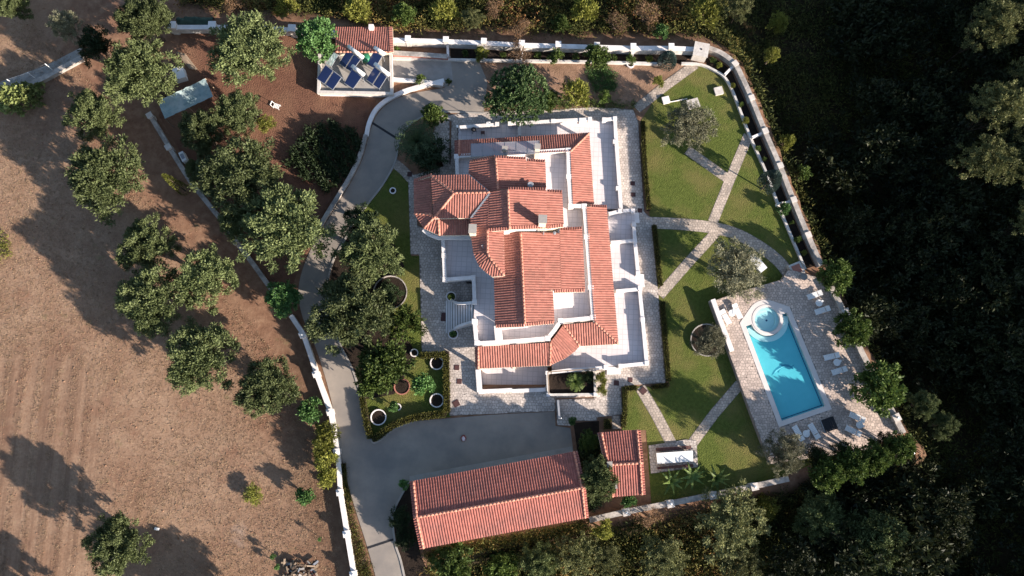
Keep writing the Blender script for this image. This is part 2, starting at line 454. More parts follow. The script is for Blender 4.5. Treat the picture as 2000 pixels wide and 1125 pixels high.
def mesh_np(name, V, F, tint, mat, parent=None, kind=None):
    """fast mesh of quads from numpy arrays V (n,3), F (m,4)"""
    me = bpy.data.meshes.new(name)
    me.vertices.add(len(V)); me.vertices.foreach_set('co', np.asarray(V, np.float32).ravel())
    m = len(F)
    me.loops.add(m * 4); me.loops.foreach_set('vertex_index', np.asarray(F, np.int32).ravel())
    me.polygons.add(m)
    me.polygons.foreach_set('loop_start', np.arange(0, m * 4, 4, dtype=np.int32))
    try: me.polygons.foreach_set('loop_total', np.full(m, 4, np.int32))
    except Exception: pass
    a = me.attributes.new('tint', 'FLOAT', 'FACE'); a.data.foreach_set('value', np.asarray(tint, np.float32))
    me.polygons.foreach_set('use_smooth', [False] * m)
    me.materials.append(M[mat]); me.update(calc_edges=True)
    o = bpy.data.objects.new(name, me); COL.objects.link(o)
    o.parent = parent
    if kind: o['kind'] = kind
    return o

def paving(name, pts, z, mat, parent=None, cell=0.45, holes=(), stone_name='paving_stone', joint=0.026, seed=1, base='mortar', z0=-0.25, stones=True):
    """ground sheet with irregular stones proud of recessed joints; pts / holes in world xy"""
    b = MB()
    if holes: b.holed(pts, holes, z0, z)
    else: b.prism(pts, z0, z)
    o = b.build(name, base, parent)
    if not stones: return o
    r = np.random.default_rng(seed)
    poly = [(p.x, p.y) for p in pts]
    xs = [p[0] for p in poly]; ys = [p[1] for p in poly]
    x0, x1, y0, y1 = min(xs) - cell, max(xs) + cell, min(ys) - cell, max(ys) + cell
    ch = cell * 0.9
    nx = int((x1 - x0) / (cell / 2)) + 4; ny = int((y1 - y0) / ch) + 2
    GX = x0 + np.arange(nx)[None, :] * cell / 2 + r.uniform(-.21, .21, (ny, nx)) * cell
    GY = y0 + np.arange(ny)[:, None] * ch + r.uniform(-.34, .34, (ny, nx)) * ch
    cells = []
    for j in range(ny - 1):
        k0 = np.arange(j % 2, nx - 2, 2)
        a = np.stack([GX[j, k0], GX[j, k0 + 1], GX[j, k0 + 2], GX[j + 1, k0 + 2], GX[j + 1, k0 + 1], GX[j + 1, k0]], 1)
        c = np.stack([GY[j, k0], GY[j, k0 + 1], GY[j, k0 + 2], GY[j + 1, k0 + 2], GY[j + 1, k0 + 1], GY[j + 1, k0]], 1)
        cells.append(np.stack([a, c], 2))
    C = np.concatenate(cells)
    cen = C.mean(1)
    ok = inpoly(cen[:, 0], cen[:, 1], poly)
    for h in holes:
        ok &= ~inpoly(cen[:, 0], cen[:, 1], [(p.x, p.y) for p in h])
    C = C[ok]; cen = cen[ok]
    X, Y = C[..., 0].ravel(), C[..., 1].ravel()
    out = ~inpoly(X, Y, poly)
    nxp, nyp, _ = nearest(X, Y, poly)
    X = np.where(out, nxp, X); Y = np.where(out, nyp, Y)
    for h in holes:
        hp = [(p.x, p.y) for p in h]
        out = inpoly(X, Y, hp); nxp, nyp, _ = nearest(X, Y, hp)
        X = np.where(out, nxp, X); Y = np.where(out, nyp, Y)
    C = np.stack([X.reshape(-1, 6), Y.reshape(-1, 6)], 2)
    cen = C.mean(1)
    C = cen[:, None] + (C - cen[:, None]) * (1 - joint / cell * 2 * 0.8)
    n = len(C)
    zt = z + 0.007 + r.uniform(-.003, .003, n)
    V = np.zeros((n, 12, 3))
    V[:, :6, :2] = C; V[:, :6, 2] = z - 0.01
    V[:, 6:, :2] = cen[:, None] + (C - cen[:, None]) * 0.985; V[:, 6:, 2] = zt[:, None]
    tris = []
    V = V.reshape(-1, 3)
    base_i = np.arange(n)[:, None] * 12
    q = [base_i + np.array([[i, (i + 1) % 6, 6 + (i + 1) % 6, 6 + i]]) for i in range(6)]
    q += [base_i + np.array([[6, 7, 8, 9]]), base_i + np.array([[6, 9, 10, 11]])]
    F = np.stack(q, 1).reshape(-1, 4)
    t = np.repeat(r.random(n), 8)
    org = ORG.get(o.name, Vector((0, 0, 0)))
    s = mesh_np(stone_name, V - np.array([[org.x, org.y, org.z]]), F, t, mat, o, 'stuff')
    ORG[s.name] = org
    return o

# ------------------------------------------------------------------ tiled roofs
def plane_frame(pts):
    n = Vector((0, 0, 0))
    for i in range(len(pts)):
        a, b = pts[i], pts[(i + 1) % len(pts)]
        n += Vector(((a.y - b.y) * (a.z + b.z), (a.z - b.z) * (a.x + b.x), (a.x - b.x) * (a.y + b.y)))
    n.normalize()
    if n.z < 0: n = -n
    up = Vector((0, 0, 1)) - n * n.z
    if up.length < 1e-3: up = Vector((0, 1, 0))
    up.normalize()
    return n, up, up.cross(n).normalized()
def tiles(name, pts, mat, parent, pitch=0.29, row=0.40, amp=0.06, seed=0, fall=None, kind='stuff'):
    """barrel-tile surface clipped to the convex polygon pts (3-D, roughly planar)"""
    n, up, u = plane_frame(pts)
    if fall is not None:
        up = -(fall - n * fall.dot(n)).normalized(); u = up.cross(n).normalized()
    o = sum(pts, Vector()) / len(pts)
    uv = [((p - o).dot(u), (p - o).dot(up)) for p in pts]
    u0, u1 = min(a for a, b in uv), max(a for a, b in uv)
    v0, v1 = min(b for a, b in uv), max(b for a, b in uv)
    nc = int((u1 - u0) / pitch) + 2; nr = int((v1 - v0) / row) + 2
    prof = [(0.0, -0.15), (0.17, 0.72), (0.36, 1.0), (0.55, 0.72), (0.72, -0.15), (0.86, -0.32)]
    K = len(prof)
    r = random.Random(seed + int(u1 * 100))
    bm = bmesh.new()
    lay = bm.faces.layers.float.new('tint')
    area = sum(uv[i][0] * uv[(i + 1) % len(uv)][1] - uv[(i + 1) % len(uv)][0] * uv[i][1] for i in range(len(uv)))
    poly = uv if area > 0 else uv[::-1]
    def inside(a, b, m):
        for i in range(len(poly)):
            x1, y1 = poly[i]; x2, y2 = poly[(i + 1) % len(poly)]
            L = math.hypot(x2 - x1, y2 - y1) + 1e-9
            if ((x2 - x1) * (b - y1) - (y2 - y1) * (a - x1)) / L < -m: return False
        return True
    for c in range(nc):
        for k in range(nr):
            if not inside(u0 + (c + .5) * pitch, v0 + (k + .5) * row, 0.42): continue
            lift = 0.03 + r.uniform(-.004, .006)
            jit = r.uniform(-.012, .012)
            low, high = [], []
            for a, h in prof + [(1.0, -0.15)]:
                uu = u0 + (c + a) * pitch + jit
                low.append(bm.verts.new(o + u * uu + up * (v0 + k * row - 0.02) + n * (h * amp + lift * .45)))
                high.append(bm.verts.new(o + u * uu + up * (v0 + (k + 1) * row) + n * (h * amp * 0.9)))
            t = r.random()
            for i in range(K):
                f = bm.faces.new((low[i], low[i + 1], high[i + 1], high[i])); f[lay] = t; f.smooth = True
    for i in range(len(poly)):
        x1, y1 = poly[i]; x2, y2 = poly[(i + 1) % len(poly)]
        d = Vector((x2 - x1, y2 - y1)); nn = Vector((d.y, -d.x)).normalized()
        w = u * nn.x + up * nn.y
        bmesh.ops.bisect_plane(bm, geom=bm.verts[:] + bm.edges[:] + bm.faces[:], plane_co=o + u * x1 + up * y1, plane_no=w, clear_outer=True)
    org = ORG.get(parent.name, Vector((0, 0, 0)))
    bmesh.ops.translate(bm, vec=-org, verts=bm.verts)
    me = bpy.data.meshes.new(name); bm.to_mesh(me); bm.free()
    me.materials.append(M[mat])
    ob = bpy.data.objects.new(name, me); COL.objects.link(ob); ob.parent = parent
    ob['kind'] = kind
    ORG[ob.name] = org
    # solid deck under the tiles
    b = MB()
    lowp = [p - Vector((0, 0, 0.13)) for p in pts]
    b.prism(lowp, [p.z - 0.27 for p in pts], [p.z for p in lowp], 0.5, True, True)
    ORG_P = ob
    d = b.build('eaves_board', 'cream', ob)
    return ob
def ridge(pts, parent, r=0.13, name='ridge_cap', mat='ridge'):
    b = MB()
    for p, q in zip(pts[:-1], pts[1:]):
        L = (q - p).length
        k = max(1, int(L / 0.42))
        for i in range(k):
            a = p.lerp(q, i / k); c = p.lerp(q, min(1, (i + 1.12) / k))
            b.tube(a + Vector((0, 0, .03)), c + Vector((0, 0, .03)), r * 1.12, r * 0.92, 8, True)
    return b.build(name, mat, parent, True)
def inset_poly(pts, ins):
    n = len(pts)
    ar = sum(pts[i].x * pts[(i + 1) % n].y - pts[(i + 1) % n].x * pts[i].y for i in range(n))
    sgn = 1 if ar > 0 else -1
    lines = []
    for i in range(n):
        a, b = pts[i].xy, pts[(i + 1) % n].xy
        d = (b - a).normalized()
        nn = Vector((-d.y, d.x)) * sgn
        dd = ins[i] if isinstance(ins, (list, tuple)) else ins
        lines.append((a + nn * dd, d))
    out = []
    for i in range(n):
        p1, d1 = lines[i - 1]; p2, d2 = lines[i]
        den = d1.x * d2.y - d1.y * d2.x
        if abs(den) < 1e-4: out.append(Vector((p2.x, p2.y, 0))); continue
        t = ((p2.x - p1.x) * d2.y - (p2.y - p1.y) * d2.x) / den
        q = p1 + d1 * t
        out.append(Vector((q.x, q.y, 0)))
    return out
def mass(pts, ins, z0, mat, parent, name='wall', drop=0.3):
    """vertical wall block under a roof slope, top follows the slope"""
    n, up, u = plane_frame(pts)
    o = sum(pts, Vector()) / len(pts)
    q = inset_poly(pts, ins)
    zt = [o.z - (n.x * (p.x - o.x) + n.y * (p.y - o.y)) / n.z - drop for p in q]
    b = MB(); b.prism(q, z0, zt, 0.5)
    return b.build(name, mat, parent)
def px3(lst):
    return [P(a, b, z) for a, b, z in lst]
# ------------------------------------------------------------------ terrain
PROPERTY = [(p.x, p.y) for p in PL([(-900, -160), (330, -30), (350, 20), (655, 45), (770, 66), (1367, 80), (1405, 95), (1438, 120), (1470, 185), (1496, 248), (1525, 318),
            (1551, 386), (1605, 515), (1640, 575), (1665, 640), (1700, 700), (1765, 846), (1800, 885), (1690, 905), (1530, 945), (1390, 975),
            (1150, 1022), (830, 1086), (795, 1180), (795, 1700), (-900, 1700)])]
HOUSEHOLE = [(p.x, p.y) for p in PL([(830, 300), (1225, 260), (1270, 700), (1000, 752), (945, 752), (900, 520), (850, 470)])]
DECKHOLE = [(p.x, p.y) for p in PL([(1400, 600), (1535, 560), (1600, 570), (1720, 820), (1510, 880)])]
def sstep(x, a, b):
    t = np.clip((x - a) / (b - a), 0, 1); return t * t * (3 - 2 * t)
def ground_z(X, Y):
    X = np.asarray(X, float); Y = np.asarray(Y, float)
    _, _, d = nearest(X, Y, PROPERTY)
    out = ~inpoly(X, Y, PROPERTY)
    D = 1.0 + 6.0 * sstep(X, 22, 36) * sstep(Y, -34, -12) + 2.2 * sstep(-Y, 20, 30)
    z = -np.where(out, D * sstep(d, 0.3, 3.2), 0.0)
    # unseen valley side rising to the east, its height set to shade the valley
    t = sstep(X + 0.10 * Y, 66, 112)
    z = z + np.where(out, t * 25.0, 0)
    z = np.where(inpoly(X, Y, HOUSEHOLE) | inpoly(X, Y, DECKHOLE), -3.0, z)
    return z
def build_ground():
    xs = np.concatenate([np.array([-700, -400, -220, -140, -105]), np.arange(-82, 116, 1.0), np.array([125, 145, 180, 240, 330, 450, 700])])
    ys = np.concatenate([np.array([-700, -400, -220, -140, -90, -65]), np.arange(-52, 62, 1.0), np.array([72, 95, 140, 230, 400, 800])])
    X, Y = np.meshgrid(xs, ys)
    Z = ground_z(X.ravel(), Y.ravel()).reshape(X.shape)
    ny, nx = X.shape
    V = np.stack([X, Y, Z], 2).reshape(-1, 3)
    i = np.arange(ny - 1)[:, None] * nx + np.arange(nx - 1)[None, :]
    F = np.stack([i, i + 1, i + nx + 1, i + nx], 2).reshape(-1, 4)
    M['ground'] = ground_mat()
    o = mesh_np('ground', V, F, np.zeros(len(F)), 'ground')
    o.data.polygons.foreach_set('use_smooth', [True] * len(o.data.polygons))
    # what covers the ground: straw (dry grass), litter (dark leaf mould), red (bare red soil)
    straw = np.zeros(len(V)); litter = np.zeros(len(V)); furrow = np.zeros(len(V))
    x, y = V[:, 0], V[:, 1]
    def soft(poly, w):
        pp = [(p.x, p.y) for p in PL(poly)]
        ins = inpoly(x, y, pp); _, _, d = nearest(x, y, pp)
        return np.clip(0.5 + np.where(ins, d, -d) / w, 0, 1)
    straw = soft([(-900, -200), (60, -100), (110, 60), (130, 200), (300, 380), (460, 640), (560, 900), (560, 1300), (-900, 1700)], 9.0)
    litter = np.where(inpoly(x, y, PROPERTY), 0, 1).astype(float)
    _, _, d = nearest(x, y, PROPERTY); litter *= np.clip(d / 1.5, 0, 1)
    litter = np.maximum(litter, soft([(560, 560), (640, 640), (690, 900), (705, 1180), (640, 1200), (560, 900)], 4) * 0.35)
    furrow = soft([(-200, 700), (150, 690), (200, 760), (215, 1000), (190, 1300), (-200, 1300)], 5.0)
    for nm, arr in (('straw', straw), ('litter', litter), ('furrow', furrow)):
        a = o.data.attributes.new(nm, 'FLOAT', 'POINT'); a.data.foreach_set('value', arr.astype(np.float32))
    tag(o, 'open brown ground of the field, garden and wooded slopes', None, None, 'structure')
    return o
def ground_mat():
    m, nt, b = new_mat('field_soil')
    L = nt.links.new
    geo = N(nt, 'ShaderNodeNewGeometry')
    def noise(scale, det=7, rough=.62, vec=None):
        n = N(nt, 'ShaderNodeTexNoise'); n.inputs['Scale'].default_value = scale; n.inputs['Detail'].default_value = det; n.inputs['Roughness'].default_value = rough
        L(vec or geo.outputs['Position'], n.inputs['Vector']); return n.outputs['Fac']
    def ramp(f, stops):
        r = N(nt, 'ShaderNodeValToRGB'); e = r.color_ramp.elements
        e[0].position, e[0].color = stops[0][0], (*stops[0][1], 1); e[1].position, e[1].color = stops[-1][0], (*stops[-1][1], 1)
        for p, c in stops[1:-1]:
            q = e.new(p); q.color = (*c, 1)
        L(f, r.inputs['Fac']); return r.outputs['Color']
    def mix(f, a, c):
        x = N(nt, 'ShaderNodeMixRGB'); L(f, x.inputs['Fac']); L(a, x.inputs['Color1']); L(c, x.inputs['Color2']); return x.outputs['Color']
    def mth(op, a, v):
        x = N(nt, 'ShaderNodeMath', operation=op)
        L(a, x.inputs[0])
        if isinstance(v, (int, float)): x.inputs[1].default_value = v
        else: L(v, x.inputs[1])
        return x.outputs[0]
    def attr(n):
        a = N(nt, 'ShaderNodeAttribute'); a.attribute_name = n; return a.outputs['Fac']
    soil = ramp(noise(0.9, 9, .72), [(0.3, (0.135, 0.071, 0.045)), (0.5, (0.21, 0.118, 0.075)), (0.72, (0.30, 0.187, 0.12))])
    straw = ramp(mth('ADD', mth('MULTIPLY', noise(3.4, 10, .8), .6), mth('MULTIPLY', noise(0.35, 8, .7), .4)), [(0.32, (0.14, 0.078, 0.050)), (0.44, (0.225, 0.138, 0.090)), (0.56, (0.30, 0.198, 0.132)), (0.70, (0.42, 0.305, 0.208))])
    # strength of the straw cover, broken up by blotches
    blot = noise(0.11, 6, .6)
    s = mth('ADD', attr('straw'), mth('MULTIPLY', mth('SUBTRACT', blot, 0.5), 2.6))
    sf = ramp(s, [(0.30, (0, 0, 0)), (1.0, (1, 1, 1))])
    col = mix(sf, soil, straw)
    # reddish bare patches and grey ash patches of the field
    red = ramp(noise(0.16, 7, .65), [(0.55, (0, 0, 0)), (0.68, (.6, .6, .6))])
    rc = N(nt, 'ShaderNodeRGB'); rc.outputs[0].default_value = (0.19, 0.098, 0.064, 1)
    col = mix(red, col, rc.outputs[0])
    # pale ash patches
    ash = ramp(noise(0.085, 5, .55), [(0.66, (0, 0, 0)), (0.74, (.35, .35, .35))])
    ac = N(nt, 'ShaderNodeRGB'); ac.outputs[0].default_value = (0.36, 0.33, 0.30, 1)
    col = mix(ash, col, ac.outputs[0])
    # dry tufts
    tf = ramp(noise(0.42, 8, .7), [(0.60, (0, 0, 0)), (0.70, (.45, .45, .45))])
    tc = N(nt, 'ShaderNodeRGB'); tc.outputs[0].default_value = (0.17, 0.155, 0.07, 1)
    col = mix(tf, col, tc.outputs[0])
    # plough lines running down the field
    mp = N(nt, 'ShaderNodeMapping'); mp.inputs['Scale'].default_value = (0.85, 0.02, 1); mp.inputs['Rotation'].default_value = (0, 0, math.radians(-2))
    L(geo.outputs['Position'], mp.inputs['Vector'])
    fur = noise(1.0, 6, .7, mp.outputs[0])
    ff = mth('MULTIPLY', ramp(fur, [(0.44, (0, 0, 0)), (0.60, (.6, .6, .6))]), attr('furrow'))
    fc = N(nt, 'ShaderNodeRGB'); fc.outputs[0].default_value = (0.135, 0.078, 0.052, 1)
    col = mix(ff, col, fc.outputs[0])
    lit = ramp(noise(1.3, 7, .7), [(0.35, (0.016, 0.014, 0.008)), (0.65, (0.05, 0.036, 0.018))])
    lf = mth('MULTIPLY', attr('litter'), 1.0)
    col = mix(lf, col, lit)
    L(col, b.inputs['Base Color'])
    b.inputs['Roughness'].default_value = 0.97; b.inputs['Specular IOR Level'].default_value = 0.1
    hb = mth('ADD', mth('MULTIPLY', noise(5.0, 6, .75), 1.0), mth('ADD', mth('MULTIPLY', noise(0.9, 4), 1.6), mth('MULTIPLY', mth('MULTIPLY', fur, attr('furrow')), 1.5)))
    bp = N(nt, 'ShaderNodeBump'); bp.inputs['Strength'].default_value = 0.55; bp.inputs['Distance'].default_value = 0.07
    L(hb, bp.inputs['Height']); L(bp.outputs['Normal'], b.inputs['Normal'])
    return m
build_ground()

def sheet(name, pts, z, mat, label, z0=-0.3, zpx=0.0):
    b = MB(); b.prism(PL(pts, zpx), z0, z)
    o = b.build(name, mat)
    return tag(o, label, None, None, 'structure')
# ---- soils and lawns inside the wall
sheet('garden_soil', [(352, 60), (420, 52), (560, 58), (640, 70), (640, 185), (735, 195), (716, 262), (640, 424), (585, 520), (560, 590), (495, 520), (440, 430), (385, 352), (310, 225), (345, 150)], 0.012, 'soil', 'bare red soil of the vegetable garden inside the west wall')
sheet('north_border_soil', [(880, 118), (1300, 118), (1365, 128), (1240, 212), (940, 212), (940, 150)], 0.012, 'drysoil', 'brown soil strip between the north planter and the house')
LAWN_E = [(1252, 235), (1275, 200), (1365, 128), (1400, 138), (1428, 172), (1465, 269), (1494, 333), (1543, 460), (1572, 530), (1560, 560), (1600, 900), (1532, 930), (1467, 944), (1387, 961), (1272, 984), (1262, 840), (1215, 840), (1215, 755), (1308, 755), (1285, 600)]
sheet('lawn', LAWN_E, 0.03, 'lawn', 'green mown lawn between the house and the east planter')
sheet('west_lawn', [(770, 330), (800, 345), (803, 500), (820, 500), (824, 690), (880, 690), (880, 815), (800, 820), (728, 862), (704, 770), (690, 720), (668, 670), (645, 600), (650, 520), (690, 440), (745, 360)], 0.03, 'lawn', 'shaded lawn and tree bed between the driveway and the villa')
# ---- driveway and court
drive_l = curve([(868, 172), (800, 184), (762, 200), (738, 222), (726, 248), (720, 268), (708, 310), (690, 348), (666, 388), (640, 430), (610, 482), (590, 530), (583, 575), (592, 622), (614, 672), (634, 732), (649, 790), (661, 850), (669, 900), (681, 950), (699, 1010), (718, 1070), (740, 1150)], 4)
drive_r = curve([(795, 1150), (783, 1095), (772, 1060), (768, 1005), (788, 960), (800, 940)], 4)
court = [(1120, 884), (1114, 836), (1085, 832), (1084, 804), (960, 810), (878, 817), (815, 822)]
court_in = curve([(815, 822), (770, 838), (748, 856), (728, 864), (717, 832), (704, 772), (689, 722), (664, 672), (645, 620), (640, 560), (650, 512), (666, 482), (690, 442), (716, 402), (747, 362), (772, 316), (780, 275), (800, 244), (836, 224), (870, 219), (945, 222)], 4)
asph = drive_l + drive_r + court + court_in[1:] + [(952, 160), (935, 118), (897, 112), (880, 118)]
sheet('driveway', asph, 0.045, 'asphalt', 'grey driveway winding from the gate past the villa to the garage court')
sheet('utility_yard', [(768, 108), (880, 110), (885, 160), (862, 172), (768, 158)], 0.052, 'concrete', 'pale concrete apron beside the utility building')
b = MB()
for p, q in (((776, 262), (741, 237)), ):
    pass
b.bar(P(724, 238, .05), P(778, 272, .05), .28, .02); b.bar(P(718, 1070, .05), P(770, 1053, .05), .25, .02)
tag(b.build('drain_channel', 'black'), 'dark drain channels crossing the driveway', None, None, 'structure')
# garage apron
sheet('garage_apron', [(800, 942), (1120, 884), (1116, 872), (880, 915), (800, 930)], 0.055, 'concrete', 'pale concrete apron along the garage front')
# kerbs along the inner side of the drive
def kerb(pts, label, w=.22, h=.13, mat='concrete'):
    b = MB(); b.wallline(PL(pts), w, -0.2, h); return tag(b.build('kerb', mat), label, None, None, 'structure')
kerb(court_in[:], 'pale kerb curving between the driveway and the garden beds')
kerb(drive_r, 'pale kerb beside the driveway by the garage end')

# ---- paving round the villa
PAVE = [(797, 345), (880, 322), (882, 238), (860, 226), (950, 218), (1065, 216), (1165, 209), (1236, 214), (1246, 236), (1258, 414), (1275, 430), (1287, 590), (1300, 748), (1235, 752), (1212, 756), (1216, 810), (1165, 815), (1160, 775), (1085, 778), (1085, 803), (878, 812), (874, 690), (824, 688), (819, 497), (802, 497)]
HOLE = [(895, 256), (1200, 238), (1212, 408), (1240, 412), (1256, 700), (1180, 712), (1070, 740), (1064, 756), (940, 760), (932, 680), (925, 640), (925, 556), (872, 540), (872, 470), (815, 440), (815, 352), (893, 345)]
hole_w = PL(HOLE)
o = paving('pavement', PL(PAVE), 0.06, 'stone', None, 0.38, [hole_w], seed=3)
tag(o, 'crazy paved stone terrace running round the villa', None, None, 'structure')
o = paving('west_side_walk', PL([(858, 224), (878, 238), (878, 325), (868, 330), (858, 300), (846, 262)]), 0.065, 'stone', None, 0.38, seed=4)
tag(o, 'small strip of stone paving beside the palm bed', None, None, 'structure')
# paths across the lawns
def path(pts, w, label, n=5, seed=5, z=0.045):
    c = PL(curve(pts, n)) if n else PL(pts)
    b = MB(); b.wallline(c, w, -.2, z)
    # outline polygon for the stones
    L, R = [], []
    for i, p in enumerate(c):
        a = c[max(i - 1, 0)]; e = c[min(i + 1, len(c) - 1)]
        d = (e - a).xy.normalized(); nn = Vector((-d.y, d.x, 0)) * w / 2
        L.append(p + nn); R.append(p - nn)
    o = paving('path', L + R[::-1], z, 'path', None, 0.35, seed=seed, z0=-.2)
    return tag(o, label, None, None, 'structure')
path([(1243, 213), (1300, 168), (1358, 126)], 1.25, 'stone path climbing from the villa corner to the north-east planter', 0, 6)
path([(1342, 293), (1380, 320), (1425, 352)], 1.25, 'short stone path from the pale olive tree to the crossing path', 0, 7, .049)
path([(1462, 264), (1428, 345), (1392, 434)], 1.25, 'stone path running down from the planter through the lawn', 0, 8)
path([(1268, 435), (1330, 438), (1392, 445), (1440, 458), (1490, 486), (1525, 515), (1545, 545)], 1.5, 'curving stone path from the villa to the pool', 5, 9, .053)
path([(1400, 452), (1345, 512), (1288, 577)], 1.25, 'diagonal stone path leading back to the villa side', 0, 10)
path([(1250, 756), (1282, 810), (1312, 868)], 1.3, 'stone path from the villa corner to the picnic table', 0, 11)
path([(1352, 866), (1395, 808), (1445, 750)], 1.2, 'stone path from the picnic table to the pool deck', 0, 12)
path([(770, 318), (790, 335), (803, 350)], 1.2, 'short stone path from the driveway to the villa corner', 0, 13)
path([(1203, 812), (1204, 838)], 1.0, 'narrow paved way to the shed door', 0, 14)
# service court south of the villa
o = paving('service_court', PL([(1086, 780), (1172, 778), (1170, 806), (1165, 822), (1118, 822), (1116, 832), (1088, 830)]), 0.068, 'stone', None, 0.38, seed=15)
tag(o, 'small paved service court below the planter', None, None, 'structure')
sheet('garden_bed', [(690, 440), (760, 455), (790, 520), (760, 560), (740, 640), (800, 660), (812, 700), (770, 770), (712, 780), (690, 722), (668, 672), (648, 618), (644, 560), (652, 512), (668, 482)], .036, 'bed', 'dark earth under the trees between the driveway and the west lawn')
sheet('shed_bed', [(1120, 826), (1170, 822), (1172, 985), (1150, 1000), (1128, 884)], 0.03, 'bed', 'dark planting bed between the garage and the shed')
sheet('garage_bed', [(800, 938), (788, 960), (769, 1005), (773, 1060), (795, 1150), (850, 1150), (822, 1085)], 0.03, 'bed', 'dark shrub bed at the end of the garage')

# ------------------------------------------------------------------ boundary walls
def globe(b_lamp, p, r=.17):
    b_lamp.lathe(p, [(0.0, 0), (r * .7, r * .3), (r, r), (r * .7, r * 1.7), (0, r * 2)], 10)
def wall_thing(label, pts, w, h, mat, pillars=(), pw=.55, ph=.45, lamps=False, cross=(), n=0, capw=.12, group='boundary walls', z0=-1.2, lampdx=0, name='boundary_wall'):
    line = PL(curve(pts, n) if n else pts)
    c = sum(line, Vector()) / len(line)
    t = thing(name, (c.x, c.y, 0), label, 'wall', group)
    b = MB(); b.wallline(line, w, z0, h); b.build('wall', mat, t)
    if capw:
        b = MB(); b.wallline(line, w + capw, h + .002, h + .07); b.build('coping', 'cap' if mat == 'wallwhite' else 'wallstone', t)
    for px, py in pillars:
        p = P(px, py)
        q = min(line, key=lambda v: (v - p).length)
        d = (line[min(line.index(q) + 1, len(line) - 1)] - line[max(line.index(q) - 1, 0)]).xy
        rot = math.atan2(d.y, d.x)
        b = MB(); b.box((p.x, p.y, z0), pw, pw, h + ph - z0, rot, .5)
        pl = b.build('pillar', 'pillarcap', t)
        b = MB(); b.box((p.x, p.y, h + ph + .002), pw + .12, pw + .12, .10, rot, .5); b.build('cap', 'cap' if mat == 'wallwhite' else 'pillarcap', pl)
        if lamps:
            b = MB(); globe(b, (p.x, p.y, h + ph + .1)); b.build('lamp_globe', 'lamp', pl, True)
    for a, e in cross:
        b = MB(); b.wallline([P(*a), P(*e)], .28, -.4, h * .75); b.build('cross_wall', 'cap', t)
    return t
wall_thing('white north boundary wall with square pillars beside the scrub', [(768, 87), (873, 90), (946, 93), (1019, 97), (1089, 99), (1163, 101), (1233, 103), (1306, 103), (1354, 105)], .5, 1.15, 'wallwhite',
           [(873, 90), (946, 93), (1019, 97), (1089, 99), (1163, 101), (1233, 103), (1306, 103), (800, 88)], .6, .6,
           cross=[((875, 92), (876, 116)), ((946, 95), (946, 118)), ((1019, 99), (1019, 120)), ((1089, 101), (1089, 121)), ((1163, 103), (1163, 123)), ((1233, 105), (1233, 124))])
wall_thing('low white planter wall along the north soil strip', [(766, 116), (880, 119), (1000, 121), (1150, 123), (1292, 127)], .3, .45, 'wallwhite', capw=0, group='planter walls', z0=-.3, name='planter_wall')
wall_thing('grey stone east boundary wall curving above the wooded valley', [(1378, 100), (1405, 111), (1431, 132), (1447, 162), (1463, 198), (1489, 262), (1518, 329), (1544, 395), (1572, 463), (1598, 522)], .5, 1.0, 'wallstone',
           [(1431, 132), (1463, 198), (1489, 262), (1518, 329), (1544, 395), (1572, 463)], .6, .12, n=6,
           cross=[((1429, 134), (1413, 150)), ((1487, 263), (1466, 272)), ((1542, 396), (1514, 402))], z0=-8)
wall_thing('thin pale wall edging the lawn in front of the dark east planter', [(1330, 126), (1367, 128), (1395, 140), (1413, 152), (1428, 176), (1446, 222), (1466, 274), (1495, 338), (1518, 400), (1544, 463), (1571, 527)], .28, .4, 'wallwhite', n=4, capw=0, group='planter walls', z0=-.3, name='planter_wall')
sheet('north_planter_bed', [(880, 96), (1000, 100), (1354, 108), (1330, 124), (1000, 119), (880, 117)], .05, 'bed', 'dark soil bed behind the north planter wall')
sheet('east_planter_bed', curve([(1375, 108), (1400, 117), (1426, 137), (1441, 168), (1458, 205), (1484, 268), (1513, 335), (1539, 400), (1567, 468), (1590, 520)], 3) + curve([(1571, 526), (1544, 463), (1518, 400), (1495, 338), (1466, 274), (1446, 222), (1428, 178), (1410, 153), (1385, 138)], 3), .05, 'bed', 'dark soil bed behind the east planter wall')
wall_thing('stone north-west boundary wall behind the olive grove', [(335, 62), (420, 62), (500, 62), (580, 68), (660, 73)], .5, 1.1, 'wallwhite', [(347, 62), (424, 62), (497, 62), (577, 68)], .85, .6)
wall_thing('weathered west boundary wall from the shade net to the dark olive trees', [(300, 232), (318, 262), (337, 294), (378, 360), (436, 432), (466, 476), (500, 520), (540, 576), (562, 612)], .42, .85, 'wallstone',
           [(301, 233), (337, 294), (466, 476)], .62, .4, z0=-.6)
wall_thing('whitewashed west boundary wall with globe lamps beside the driveway', [(572, 618), (596, 654), (610, 694), (622, 732), (636, 770), (649, 805), (657, 845), (662, 882), (666, 920), (668, 960), (681, 1040), (694, 1118), (700, 1160)], .42, .9, 'wallwhite',
           [(596, 656), (622, 732), (649, 805), (662, 882), (668, 960), (681, 1040), (694, 1118)], .62, .38, True, z0=-.6)
wall_thing('long stone south boundary wall with lamp pillars below the shed and lawn', [(1150, 1014), (1220, 998), (1305, 982), (1387, 966), (1467, 949), (1535, 934)], .5, .9, 'wallstone', [(1220, 998), (1305, 982), (1387, 966), (1467, 949)], .72, .4, True, z0=-4)
wall_thing('low rounded stone wall holding the garden beside the upper driveway', [(868, 160), (800, 178), (760, 196), (735, 217), (722, 244), (717, 268)], .42, .45, 'wallwhite', n=4, group='retaining walls', z0=-.4, name='retaining_wall')
wall_thing('long narrow stone wall between the vegetable patch and driveway', [(716, 266), (704, 308), (686, 346), (662, 386), (636, 428), (612, 470)], .40, .55, 'wallstone', n=4, group='retaining walls', z0=-.4, name='retaining_wall')
